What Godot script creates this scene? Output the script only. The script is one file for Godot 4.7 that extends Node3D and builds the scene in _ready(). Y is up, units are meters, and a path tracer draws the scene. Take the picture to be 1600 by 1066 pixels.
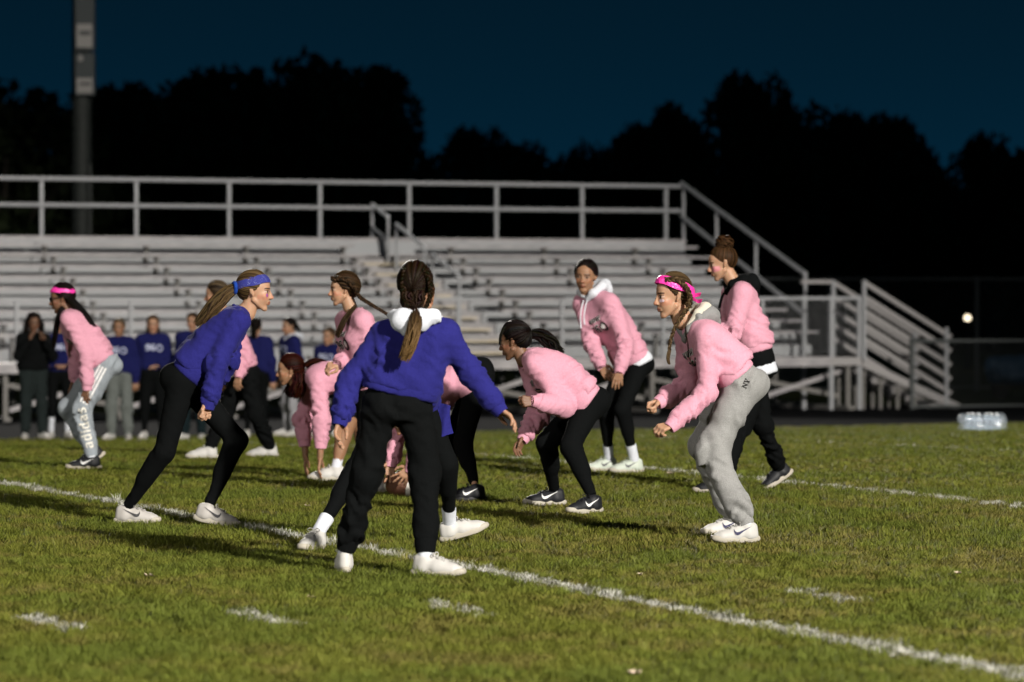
extends Node3D
# Evening flag football on a crowned grass field, aluminium bleachers behind, lit by stadium floodlights.

const F := 5600.0            # focal length in pixels of a 1600 x 1066 picture
const HORIZON := 455.0
const CAM_Y := 1.38
const UD := Vector3(0.924, 0, -0.383)     # along the sideline (away to the right)
const VD := Vector3(-0.383, 0, -0.924)    # along the yard lines (away to the far side)

var cam_basis := Basis()
var noise := FastNoiseLite.new()
var fold_noise := FastNoiseLite.new()
var mats := {}
var tex := {}
var unit_box: BoxMesh
var unit_pipe: CylinderMesh
var names := {}

# ------------------------------------------------------------------ pixels and ground
func pix(x: float, y: float, d: float) -> Vector3:
	var v := cam_basis * Vector3((x - 800.0) / F, (533.0 - y) / F, -1.0)
	return Vector3(0, CAM_Y, 0) + v * (d / -v.z)

func uc(p: Vector3) -> float: return p.x * UD.x + p.z * UD.z
func vc(p: Vector3) -> float: return p.x * VD.x + p.z * VD.z
func from_uv(u: float, v: float, y := 0.0) -> Vector3:
	return Vector3(UD.x * u + VD.x * v, y, UD.z * u + VD.z * v)

func ground_h(v: float) -> float:
	if v > 43.0:
		return -0.52 - clampf((v - 46.0) / 10.0, 0.0, 1.0) * 0.15
	var dv := clampf(v, 4.0, 43.0) - 23.0
	return -(0.0013 if dv > 0.0 else 0.0004) * dv * dv

func gy(p: Vector3) -> float: return ground_h(vc(p))

func ground_px(x: float, y: float) -> Vector3:
	var lo := 8.0
	var hi := 120.0
	for i in 40:
		var m := (lo + hi) * 0.5
		var p := pix(x, y, m)
		if p.y > gy(p): lo = m
		else: hi = m
	return pix(x, y, lo)

# ------------------------------------------------------------------ nodes
func numbered(called: String) -> String:
	if not names.has(called):
		names[called] = 0
		return called
	names[called] += 1
	return "%s_%03d" % [called, names[called]]

func tag(o: Node3D, label: String, category: String, group := "") -> void:
	o.set_meta("label", label)
	o.set_meta("category", category)
	if group: o.set_meta("group", group)

func thing(called: String, label: String, category: String, at: Vector3, group := "") -> Node3D:
	var o := Node3D.new()
	o.name = numbered(called)
	add_child(o)
	o.position = at
	tag(o, label, category, group)
	return o

func part(called: String, mesh: Mesh, m: Material, parent: Node3D, xf := Transform3D()) -> MeshInstance3D:
	var o := MeshInstance3D.new()
	o.name = called
	o.mesh = mesh
	o.material_override = m
	o.transform = xf
	o.cast_shadow = GeometryInstance3D.SHADOW_CASTING_SETTING_ON
	parent.add_child(o, true)
	return o

func structure(called: String, mesh: Mesh, m: Material) -> MeshInstance3D:
	var o := part(numbered(called), mesh, m, self)
	o.set_meta("kind", "structure")
	return o

# a bar from a to b, w wide across side, h high
func bar_xf(a: Vector3, b: Vector3, w: float, h: float, up := Vector3.UP) -> Transform3D:
	var f := (b - a)
	var l := f.length()
	f /= l
	if absf(f.dot(up)) > 0.98: up = VD
	var s := f.cross(up).normalized()
	var n := s.cross(f).normalized()
	return Transform3D(Basis(s * w, n * h, f * -1.0 * l), (a + b) * 0.5)

func bar(called: String, parent: Node3D, a: Vector3, b: Vector3, w: float, h: float, m: Material, up := Vector3.UP) -> MeshInstance3D:
	return part(called, unit_box, m, parent, bar_xf(a, b, w, h, up))

# a round pipe from a to b
func pipe(called: String, parent: Node3D, a: Vector3, b: Vector3, d: float, m: Material) -> MeshInstance3D:
	var f := b - a
	var l := f.length()
	f /= l
	var s := f.cross(Vector3(0.13, 0.2, 0.97)).normalized()
	return part(called, unit_pipe, m, parent, Transform3D(Basis(s * d, f * l, s.cross(f) * d), (a + b) * 0.5))

# ------------------------------------------------------------------ materials
func lin(r: float, g: float, b: float) -> Color: return Color(r, g, b).linear_to_srgb()

func mat(key: String, c: Color, rough := 0.8, metal := 0.0, spec := 0.5) -> StandardMaterial3D:
	if mats.has(key): return mats[key]
	var m := StandardMaterial3D.new()
	m.resource_name = key
	m.albedo_color = c
	m.roughness = rough
	m.metallic = metal
	m.metallic_specular = spec
	mats[key] = m
	return m

func noise_tex(key: String, freq: float, ramp: Array, size := 256, octaves := 4, normal := false, strength := 4.0, stretch := 0.0) -> NoiseTexture2D:
	if tex.has(key): return tex[key]
	var n := FastNoiseLite.new()
	n.seed = hash(key) % 1000
	n.frequency = freq
	n.fractal_octaves = octaves
	var t := NoiseTexture2D.new()
	t.width = size
	t.height = size
	t.seamless = true
	t.noise = n
	if normal:
		t.as_normal_map = true
		t.bump_strength = strength
	else:
		var g := Gradient.new()
		g.offsets = PackedFloat32Array([0.0, 1.0])
		g.colors = PackedColorArray([ramp[0], ramp[1]])
		t.color_ramp = g
	tex[key] = t
	return t

# woven or knitted cloth: noise mottling in the dye, fine creases in the normal
func cloth(key: String, c: Color, sheen := 0.25, mottle := 0.12, crease := 0.5) -> StandardMaterial3D:
	if mats.has(key): return mats[key]
	var m := mat(key, c, 0.92, 0.0, 0.3 if c.v > 0.15 else 0.18)
	var lo := 1.0 - mottle
	m.albedo_texture = noise_tex("cloth_mottle_%d" % int(mottle * 100), 0.05, [Color(lo, lo, lo), Color(1, 1, 1)])
	m.uv1_triplanar = true
	m.uv1_scale = Vector3(5, 5, 5) if mottle < 0.2 else Vector3(9, 9, 9)
	m.normal_enabled = true
	m.normal_texture = noise_tex("cloth_crease", 0.016, [], 256, 3, true, 7.0)
	m.normal_scale = crease
	m.rim_enabled = sheen > 0.0
	m.rim = sheen
	m.rim_tint = 0.7
	return m

# ------------------------------------------------------------------ mesh collecting
class Shape:
	var v := PackedVector3Array()
	var n := PackedVector3Array()
	var c := PackedColorArray()
	var i := PackedInt32Array()
	var uses_color := false
	func mesh() -> ArrayMesh:
		# every face turned the way its normals point
		var k := 0
		while k < i.size():
			var p := i[k]
			var q := i[k + 1]
			var r := i[k + 2]
			if (v[r] - v[p]).cross(v[q] - v[p]).dot(n[p] + n[q] + n[r]) < 0.0:
				i[k + 1] = r
				i[k + 2] = q
			k += 3
		var a := []
		a.resize(Mesh.ARRAY_MAX)
		a[Mesh.ARRAY_VERTEX] = v
		a[Mesh.ARRAY_NORMAL] = n
		a[Mesh.ARRAY_INDEX] = i
		if uses_color: a[Mesh.ARRAY_COLOR] = c
		var m := ArrayMesh.new()
		m.add_surface_from_arrays(Mesh.PRIMITIVE_TRIANGLES, a)
		return m
	func normals(from := 0, from_i := 0) -> void:
		n.resize(v.size())
		for k in range(from, v.size()): n[k] = Vector3.ZERO
		var k := from_i
		while k < i.size():
			var a := i[k]
			var b := i[k + 1]
			var d := i[k + 2]
			var va := v[a]
			var fn := (v[d] - va).cross(v[b] - va)
			n[a] += fn
			n[b] += fn
			n[d] += fn
			k += 3
		for q in range(from, v.size()): n[q] = n[q].normalized()
	func add(o: Shape, xf: Transform3D, mirror := false, tint := Color.WHITE) -> void:
		var base := v.size()
		var nb := xf.basis.inverse().transposed()
		for k in o.v.size():
			v.append(xf * o.v[k])
			n.append((nb * o.n[k]).normalized())
			c.append((o.c[k] if k < o.c.size() else Color.WHITE) * tint)
		var k := 0
		while k < o.i.size():
			if mirror:
				i.append(base + o.i[k]); i.append(base + o.i[k + 2]); i.append(base + o.i[k + 1])
			else:
				i.append(base + o.i[k]); i.append(base + o.i[k + 1]); i.append(base + o.i[k + 2])
			k += 3

# a tube along points with radii; sides is the number of corners; flat squashes it across side
func tube(s: Shape, pts: PackedVector3Array, rad: PackedFloat32Array, sides: int, col := Color.WHITE, up := Vector3(0.01, 1, 0.02), squash := 1.0) -> void:
	var base := s.v.size()
	var m := pts.size()
	for q in m:
		var t := (pts[mini(q + 1, m - 1)] - pts[maxi(q - 1, 0)]).normalized()
		var a := t.cross(up)
		if a.length() < 0.05: a = t.cross(Vector3(1, 0, 0.1))
		a = a.normalized()
		var b := a.cross(t)
		for w in sides:
			var an := TAU * w / sides
			var dir := a * cos(an) + b * (sin(an) * squash)
			s.v.append(pts[q] + dir * rad[q])
			s.n.append((a * cos(an) * squash + b * sin(an)).normalized())
			s.c.append(col)
	for q in m - 1:
		for w in sides:
			var w2 := (w + 1) % sides
			var p0 := base + q * sides + w
			var p1 := base + q * sides + w2
			s.i.append_array([p0, p1, p0 + sides, p1, p1 + sides, p0 + sides])
	for w in range(1, sides - 1):
		s.i.append_array([base, base + w + 1, base + w])
		var e := base + (m - 1) * sides
		s.i.append_array([e, e + w, e + w + 1])

# a lathe about y; pts are (radius, height)
func lathe(s: Shape, pts: Array, sides: int, col := Color.WHITE) -> void:
	var base := s.v.size()
	var bi := s.i.size()
	for p in pts:
		for w in sides:
			var an := TAU * w / sides
			s.v.append(Vector3(p[0] * cos(an), p[1], p[0] * sin(an)))
			s.c.append(col)
	for q in pts.size() - 1:
		for w in sides:
			var w2 := (w + 1) % sides
			var p0 := base + q * sides + w
			var p1 := base + q * sides + w2
			s.i.append_array([p0, p1, p0 + sides, p1, p1 + sides, p0 + sides])
	s.normals(base, bi)

# ------------------------------------------------------------------ smooth fields of tapered capsules, meshed as surface nets
# primitive: [kind, a, b, ra, rb, cut point or null, cut normal]; kind 0 capsule, 1 ellipsoid (centre a, radii b)
func cap(a: Vector3, b: Vector3, ra: float, rb: float, cp = null, cn := Vector3.ZERO) -> Array:
	return [0, a, b, ra, rb, cp, cn]
func ell(a: Vector3, r: Vector3) -> Array:
	return [1, a, r, 0.0, 0.0, null, Vector3.ZERO]

func prim_d(q: Array, p: Vector3) -> float:
	var d: float
	if q[0] == 0:
		var ba: Vector3 = q[2] - q[1]
		var pa: Vector3 = p - q[1]
		var h := clampf(pa.dot(ba) / maxf(ba.length_squared(), 1e-9), 0.0, 1.0)
		d = (pa - ba * h).length() - lerpf(q[3], q[4], h)
	else:
		var r: Vector3 = q[2]
		var pp: Vector3 = p - q[1]
		var k0 := (pp / r).length()
		var k1 := (pp / (r * r)).length()
		d = k0 * (k0 - 1.0) / maxf(k1, 1e-6)
	if q[5] != null:
		d = maxf(d, (p - q[5]).dot(q[6]))
	return d

func field_d(prims: Array, K: float, p: Vector3) -> float:
	var s := 0.0
	for q in prims:
		var d := prim_d(q, p)
		if d < 0.08: s += exp(-K * d)
	return -log(maxf(s, 1e-9)) / K

func net(s: Shape, prims: Array, cell: float, K: float, disp = null) -> void:
	var lo := Vector3(1e9, 1e9, 1e9)
	var hi := -lo
	for q in prims:
		if q[0] == 0:
			lo = lo.min(q[1] - Vector3.ONE * q[3]).min(q[2] - Vector3.ONE * q[4])
			hi = hi.max(q[1] + Vector3.ONE * q[3]).max(q[2] + Vector3.ONE * q[4])
		else:
			lo = lo.min(q[1] - q[2])
			hi = hi.max(q[1] + q[2])
	var pad := 1.6 / K + cell * 3.0
	lo -= Vector3.ONE * pad
	hi += Vector3.ONE * pad
	var nx := int(ceil((hi.x - lo.x) / cell)) + 1
	var ny := int(ceil((hi.y - lo.y) / cell)) + 1
	var nz := int(ceil((hi.z - lo.z) / cell)) + 1
	var sy := nx
	var sz := nx * ny
	var f := PackedFloat32Array()
	f.resize(nx * ny * nz)
	var mark := PackedByteArray()
	mark.resize(nx * ny * nz)
	var cand := PackedInt32Array()
	var reach := 4.0 / K
	var band_o := 1.6 / K + cell * 1.8
	var band_i := -cell * 2.4
	for q in prims:
		var plo: Vector3
		var phi: Vector3
		var isc: bool = q[0] == 0
		var a: Vector3 = q[1]
		var b: Vector3 = q[2]
		var ra: float = q[3]
		var rb: float = q[4]
		if isc:
			plo = (a - Vector3.ONE * ra).min(b - Vector3.ONE * rb)
			phi = (a + Vector3.ONE * ra).max(b + Vector3.ONE * rb)
		else:
			plo = a - b
			phi = a + b
		var mg := maxf(reach, band_o)
		plo = (plo - Vector3.ONE * mg - lo) / cell
		phi = (phi + Vector3.ONE * mg - lo) / cell
		var i0 := maxi(0, int(plo.x)); var i1 := mini(nx - 1, int(phi.x) + 1)
		var j0 := maxi(0, int(plo.y)); var j1 := mini(ny - 1, int(phi.y) + 1)
		var k0 := maxi(0, int(plo.z)); var k1 := mini(nz - 1, int(phi.z) + 1)
		var ba := b - a
		var ibb := 1.0 / maxf(ba.length_squared(), 1e-9)
		var has_cut: bool = q[5] != null
		var cp: Vector3 = q[5] if has_cut else Vector3.ZERO
		var cn: Vector3 = q[6]
		var rr := rb - ra
		var inv_r := Vector3.ONE / b if not isc else Vector3.ONE
		var inv_r2 := inv_r * inv_r
		for kk in range(k0, k1 + 1):
			for jj in range(j0, j1 + 1):
				var pa := Vector3(lo.x + i0 * cell, lo.y + jj * cell, lo.z + kk * cell) - a
				var at := kk * sz + jj * sy + i0
				for ii in range(i0, i1 + 1):
					var d: float
					if isc:
						var h := clampf(pa.dot(ba) * ibb, 0.0, 1.0)
						d = (pa - ba * h).length() - ra - rr * h
					else:
						var g0 := (pa * inv_r).length()
						d = g0 * (g0 - 1.0) / maxf((pa * inv_r2).length(), 1e-6)
					if has_cut:
						d = maxf(d, (pa + a - cp).dot(cn))
					if d < mg:
						if d < reach: f[at] += exp(-K * d)
						if d < band_o and d > band_i and mark[at] == 0:
							mark[at] = 1
							cand.append(at)
					pa.x += cell
					at += 1
	# vertices
	var vid := PackedInt32Array()
	vid.resize(nx * ny * nz)
	vid.fill(-1)
	var base := s.v.size()
	var bi := s.i.size()
	var off := PackedInt32Array([0, 1, sy, sy + 1, sz, sz + 1, sz + sy, sz + sy + 1])
	var ea := PackedInt32Array([0, 2, 4, 6, 0, 1, 4, 5, 0, 1, 2, 3])
	var eb := PackedInt32Array([1, 3, 5, 7, 2, 3, 6, 7, 4, 5, 6, 7])
	var cells := PackedInt32Array()
	var total := nx * ny * nz
	for at in cand:
		if at + sz + sy + 1 >= total: continue
		var m := 0
		for q in 8:
			if f[at + off[q]] > 1.0: m += 1
		if m == 0 or m == 8: continue
		var sum := Vector3.ZERO
		var cnt := 0
		for e in 12:
			var fa := f[at + off[ea[e]]]
			var fb := f[at + off[eb[e]]]
			if (fa > 1.0) == (fb > 1.0): continue
			var la := log(maxf(fa, 0.01))
			var lb := log(maxf(fb, 0.01))
			var t := clampf(la / (la - lb), 0.0, 1.0)
			var ca := ea[e]
			var cb := eb[e]
			sum += Vector3(lerpf(ca & 1, cb & 1, t), lerpf((ca >> 1) & 1, (cb >> 1) & 1, t), lerpf(ca >> 2, cb >> 2, t))
			cnt += 1
		var kk := at / sz
		var jj := (at - kk * sz) / sy
		var ii := at - kk * sz - jj * sy
		vid[at] = s.v.size()
		s.v.append(lo + (Vector3(ii, jj, kk) + sum / cnt) * cell)
		cells.append(at)
	for at in cells:
		var a0 := f[at] > 1.0
		for ax in 3:
			var o1: int = [1, sy, sz][ax]
			if a0 == (f[at + o1] > 1.0): continue
			var u: int = [sy, sz, 1][ax]
			var w: int = [sz, 1, sy][ax]
			if at - u - w < 0: continue
			var p0 := vid[at]
			var p1 := vid[at - u]
			var p2 := vid[at - u - w]
			var p3 := vid[at - w]
			if p1 < 0 or p2 < 0 or p3 < 0: continue
			if a0: s.i.append_array([p0, p2, p1, p0, p3, p2])
			else: s.i.append_array([p0, p1, p2, p0, p2, p3])
	s.normals(base, bi)
	if disp != null:
		for q in range(base, s.v.size()):
			s.v[q] += s.n[q] * (disp.call(s.v[q]) as float)
		s.normals(base, bi)
	while s.c.size() < s.v.size(): s.c.append(Color.WHITE)

# ------------------------------------------------------------------ templates: head, hands, shoes
var head_t: Shape
var hand_t := {}
var shoe_upper: Shape
var shoe_sole: Shape
var shoe_prims := []

func make_head() -> Shape:
	var s := Shape.new()
	var P := [
		ell(Vector3(0, 0.026, -0.014), Vector3(0.071, 0.088, 0.092)),
		ell(Vector3(0, -0.026, 0.030), Vector3(0.056, 0.078, 0.056)),
		ell(Vector3(0, 0.035, 0.040), Vector3(0.052, 0.045, 0.044)),
		cap(Vector3(0, -0.104, 0.062), Vector3(0, -0.096, 0.058), 0.012, 0.016),
		cap(Vector3(0, 0.002, 0.083), Vector3(0, -0.033, 0.098), 0.0065, 0.0095),
		cap(Vector3(0, -0.036, 0.088), Vector3(0, -0.036, 0.100), 0.008, 0.008),
		cap(Vector3(0, -0.05, -0.02), Vector3(0, -0.13, -0.045), 0.046, 0.05),
	]
	for e in [-1.0, 1.0]:
		P.append_array([
			cap(Vector3(0.050 * e, -0.052, 0.0), Vector3(0.012 * e, -0.1, 0.055), 0.015, 0.014),
			cap(Vector3(0.036 * e, -0.028, 0.055), Vector3(0.026 * e, -0.045, 0.06), 0.019, 0.017),
			cap(Vector3(0.037 * e, 0.016, 0.066), Vector3(0.010 * e, 0.017, 0.078), 0.008, 0.008),
			cap(Vector3(0.011 * e, -0.037, 0.090), Vector3(0.011 * e, -0.037, 0.092), 0.0065, 0.0065),
			cap(Vector3(0.018 * e, -0.063, 0.076), Vector3(0.003 * e, -0.061, 0.083), 0.0045, 0.0055),
			cap(Vector3(0.015 * e, -0.071, 0.075), Vector3(0.002 * e, -0.072, 0.080), 0.005, 0.0065),
			cap(Vector3(0.030 * e, -0.002, 0.0665), Vector3(0.032 * e, -0.002, 0.0665), 0.0105, 0.0105),
			cap(Vector3(0.074 * e, 0.014, -0.012), Vector3(0.070 * e, -0.026, -0.004), 0.008, 0.006),
			cap(Vector3(0.078 * e, 0.010, -0.020), Vector3(0.073 * e, -0.012, -0.016), 0.006, 0.006),
		])
	net(s, P, 0.0045, 300.0)
	# what colour a place on the face has, as factors of the skin: lips, brows, eyes
	for q in s.v.size():
		var p := s.v[q]
		var c := Color(1, 1, 1)
		var ax := absf(p.x)
		# flushed cheeks and nose tip
		if p.z > 0.02 and Vector2((ax - 0.042) / 0.022, (p.y + 0.032) / 0.018).length() < 1.0: c = Color(1.04, 0.87, 0.86)
		elif p.z > 0.094 and p.y < -0.02 and p.y > -0.042: c = Color(1.04, 0.88, 0.87)
		if p.z > 0.06:
			var ex := (ax - 0.031) / 0.0165
			var ey := (p.y + 0.0015) / 0.0075
			var r2 := ex * ex + ey * ey
			if r2 < 1.0:
				c = Color(1.05, 1.25, 1.5)
				if absf(ax - 0.031) < 0.0068: c = Color(0.10, 0.09, 0.10)
				if ey > 0.5: c = Color(0.10, 0.08, 0.08)
			elif r2 < 1.9 and p.y > -0.001: c = Color(0.3, 0.24, 0.24)
			elif r2 < 2.2: c = Color(0.8, 0.74, 0.74)
			if ax > 0.009 and ax < 0.048:
				var by := 0.0185 - absf(ax - 0.034) * 0.16
				if absf(p.y - by) < 0.0045: c = Color(0.14, 0.11, 0.10)
			var lx := ax / 0.022
			var ly := (p.y + 0.0665) / 0.0105
			if lx * lx + ly * ly < 1.0 and p.z > 0.072:
				c = Color(0.82, 0.58, 0.58)
				if absf(p.y + 0.0665) < 0.0022: c = Color(0.3, 0.16, 0.17)
			if ax > 0.006 and ax < 0.014 and p.y < -0.041 and p.y > -0.047 and p.z < 0.098: c = Color(0.35, 0.2, 0.2)
		s.c[q] = c
	return s

# a left hand: fingers along +x, back of the hand up +y, thumb at +z; curl bends the fingers towards -y
func make_hand(curl: float, spread: float, thumb: float) -> Shape:
	var s := Shape.new()
	var P := [cap(Vector3(-0.035, 0, 0), Vector3(0.005, 0, 0), 0.025, 0.023), cap(Vector3(0.01, 0, 0.012), Vector3(0.03, -0.002, 0.01), 0.015, 0.017)]
	var kx := [0.086, 0.091, 0.086, 0.076]
	var kz := [0.030, 0.010, -0.010, -0.029]
	var ln := [0.070, 0.078, 0.072, 0.056]
	for q in 4:
		var k := Vector3(kx[q], 0.002, kz[q])
		P.append(cap(Vector3(0.012, -0.002, kz[q] * 0.55), k, 0.013, 0.0105))
		var dir_z: float = spread * (1.5 - q) * 0.16
		var ang := 0.0
		var p := k
		var c: float = curl * (1.0 + 0.12 * q)
		for w in 3:
			ang += c * [0.75, 1.0, 0.7][w]
			var l: float = ln[q] * [0.45, 0.31, 0.24][w]
			var nx := p + Vector3(cos(ang) * cos(dir_z), -sin(ang), cos(ang) * sin(dir_z)) * l
			P.append(cap(p, nx, [0.0090, 0.0082, 0.0076][w], [0.0082, 0.0076, 0.0066][w]))
			p = nx
	var t0 := Vector3(0.018, -0.008, 0.022)
	var t1 := t0 + Vector3(0.030, -0.008 - 0.02 * (1.0 - thumb), 0.010 + 0.022 * thumb)
	var t2 := t1 + Vector3(0.026, -0.006, 0.004 + 0.010 * thumb - 0.014 * (1.0 - thumb))
	var t3 := t2 + Vector3(0.021, -0.003, -0.006 * (1.0 - thumb))
	P.append_array([cap(t0, t1, 0.015, 0.0115), cap(t1, t2, 0.0105, 0.0095), cap(t2, t3, 0.0092, 0.0075)])
	net(s, P, 0.0045, 420.0)
	return s

# a low trainer: toe along +x, ankle above the origin, sole at y = 0
func make_shoes() -> void:
	var cp := Vector3(0, 0.022, 0)
	var cn := Vector3(0, -1, 0)
	shoe_prims = [
		cap(Vector3(-0.040, 0.042, 0), Vector3(-0.036, 0.082, 0), 0.030, 0.029, cp, cn),
		cap(Vector3(-0.010, 0.045, 0.006), Vector3(-0.004, 0.080, 0.005), 0.036, 0.034, cp, cn),
		cap(Vector3(-0.010, 0.045, -0.006), Vector3(-0.004, 0.080, -0.005), 0.036, 0.034, cp, cn),
		cap(Vector3(0.0, 0.055, 0), Vector3(0.075, 0.053, 0), 0.038, 0.036, cp, cn),
		cap(Vector3(0.06, 0.042, 0.006), Vector3(0.135, 0.034, 0.010), 0.037, 0.032, cp, cn),
		cap(Vector3(0.06, 0.042, -0.006), Vector3(0.14, 0.034, -0.006), 0.036, 0.030, cp, cn),
		cap(Vector3(0.12, 0.034, 0.004), Vector3(0.168, 0.032, 0.004), 0.034, 0.024, cp, cn),
		cap(Vector3(0.020, 0.088, 0), Vector3(0.085, 0.066, 0), 0.016, 0.018, cp, cn),
	]
	shoe_upper = Shape.new()
	net(shoe_upper, shoe_prims, 0.0065, 170.0)
	shoe_sole = Shape.new()
	var out := []
	for q in 36:
		var t := TAU * q / 36.0
		var x := 0.062 + 0.140 * cos(t)
		var w := 0.036 + 0.010 * smoothstep(0.02, 0.14, x) + 0.0 * x
		var zz := w * signf(sin(t)) * pow(absf(sin(t)), 0.72)
		out.append(Vector2(x, zz + 0.004 * smoothstep(0.05, 0.15, x)))
	var lv := [[0.0, 0.90], [0.004, 0.985], [0.014, 1.03], [0.024, 1.02], [0.031, 0.985], [0.033, 0.93]]
	for l in lv:
		for p in out:
			var spring := 0.012 * smoothstep(0.12, 0.21, p.x) + 0.004 * smoothstep(-0.03, -0.08, p.x)
			shoe_sole.v.append(Vector3(0.062 + (p.x - 0.062) * l[1], l[0] + spring, p.y * l[1]))
	for l in lv.size() - 1:
		for q in 36:
			var q2 := (q + 1) % 36
			var a := l * 36 + q
			var b := l * 36 + q2
			shoe_sole.i.append_array([a, b, a + 36, b, b + 36, a + 36])
	for q in range(1, 35):
		shoe_sole.i.append_array([0, q + 1, q])
	shoe_sole.normals()
	for q in shoe_sole.v.size(): shoe_sole.c.append(Color.WHITE)

# a printed outline laid on a field: points (x, y) in the plane of right and up, pressed back along face
func print_on(prims: Array, K: float, o: Vector3, right: Vector3, up: Vector3, face: Vector3, pts: PackedVector3Array, idx: PackedInt32Array, lift: float, disp = null, start := 0.16) -> ArrayMesh:
	var s := Shape.new()
	# split long faces so that the print follows the cloth
	var todo := []
	for k in range(0, idx.size(), 3): todo.append([pts[idx[k]], pts[idx[k + 1]], pts[idx[k + 2]]])
	var flat := PackedVector3Array()
	while todo.size():
		var t: Array = todo.pop_back()
		var best := 0
		var bl := 0.0
		for k in 3:
			var l: float = (t[k] as Vector3).distance_squared_to(t[(k + 1) % 3])
			if l > bl:
				bl = l
				best = k
		if bl > 0.0004:
			var m: Vector3 = (t[best] + t[(best + 1) % 3]) * 0.5
			todo.append([t[best], m, t[(best + 2) % 3]])
			todo.append([m, t[(best + 1) % 3], t[(best + 2) % 3]])
		else:
			flat.append_array(PackedVector3Array([t[0], t[1], t[2]]))
	pts = flat
	idx = PackedInt32Array(range(flat.size()))
	for p in pts:
		var q := o + right * p.x + up * p.y + face * start
		var d := 0.0
		var went := 0.0
		for k in 24:
			d = field_d(prims, K, q)
			if d < 0.001 or went > start * 2.2: break
			var st := minf(d, 0.05)
			q -= face * st
			went += st
		var e := (disp.call(q) as float) if disp != null else 0.0
		s.v.append(q + face * (lift + e))
	s.i = idx
	s.normals()
	for k in s.n.size():
		if s.n[k].dot(face) < 0: s.n[k] = -s.n[k]
	return s.mesh()

func text_points(t: String, size: float, serif := false) -> Array:
	var tm := TextMesh.new()
	var fnt := SystemFont.new()
	fnt.font_names = PackedStringArray(["Droid Serif" if serif else "Droid Sans"])
	fnt.font_weight = 700
	tm.font = fnt
	tm.text = t
	tm.font_size = 64
	tm.pixel_size = size / 64.0
	tm.depth = 0.0
	tm.curve_step = 4.0
	var a := tm.get_mesh_arrays() if tm.get_surface_count() == 0 else tm.surface_get_arrays(0)
	var v: PackedVector3Array = a[Mesh.ARRAY_VERTEX]
	var ix = a[Mesh.ARRAY_INDEX]
	var i: PackedInt32Array = ix if ix != null else PackedInt32Array(range(v.size()))
	return [v, i]

# a tick-shaped mark, 1 long, toe end to the right
func tick_points(l: float) -> Array:
	var v := PackedVector3Array()
	var i := PackedInt32Array()
	var top := [Vector2(0.02, 0.28), Vector2(0.06, 0.16), Vector2(0.16, 0.10), Vector2(0.30, 0.13), Vector2(0.5, 0.20), Vector2(0.75, 0.31), Vector2(1.0, 0.42)]
	var bot := [Vector2(0.0, 0.12), Vector2(0.05, 0.0), Vector2(0.16, -0.06), Vector2(0.30, -0.02), Vector2(0.5, 0.11), Vector2(0.75, 0.265), Vector2(1.0, 0.415)]
	for k in 7:
		v.append(Vector3(top[k].x, top[k].y, 0) * l)
		v.append(Vector3(bot[k].x, bot[k].y, 0) * l)
	for k in 6:
		i.append_array([k * 2, k * 2 + 2, k * 2 + 1, k * 2 + 1, k * 2 + 2, k * 2 + 3])
	return [v, i]

func disc_points(cx: float, cy: float, rx: float, ry: float, r_in := 0.0) -> Array:
	var v := PackedVector3Array()
	var i := PackedInt32Array()
	for k in 20:
		var t := TAU * k / 20.0
		v.append(Vector3(cx + rx * cos(t), cy + ry * sin(t), 0))
		v.append(Vector3(cx + rx * r_in * cos(t), cy + ry * r_in * sin(t), 0))
	for k in 20:
		var a := k * 2
		var b := ((k + 1) % 20) * 2
		i.append_array([a, a + 1, b, a + 1, b + 1, b])
	return [v, i]

# ------------------------------------------------------------------ hair
const SKULL_C := Vector3(0, 0.026, -0.014)
const SKULL_R := Vector3(0.071, 0.088, 0.092)

func hairline(z: float, high: float) -> float:
	var pts := [[-0.12, -0.078], [-0.065, -0.072], [-0.035, -0.045], [-0.02, 0.0], [0.012, 0.004], [0.034, 0.03], [0.05, 0.052], [0.064, 0.066], [0.12, 0.072]]
	for k in pts.size() - 1:
		if z <= pts[k + 1][0]:
			var t: float = clampf((z - pts[k][0]) / (pts[k + 1][0] - pts[k][0]), 0.0, 1.0)
			return lerpf(pts[k][1], pts[k + 1][1], t) + high
	return 0.072 + high

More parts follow.
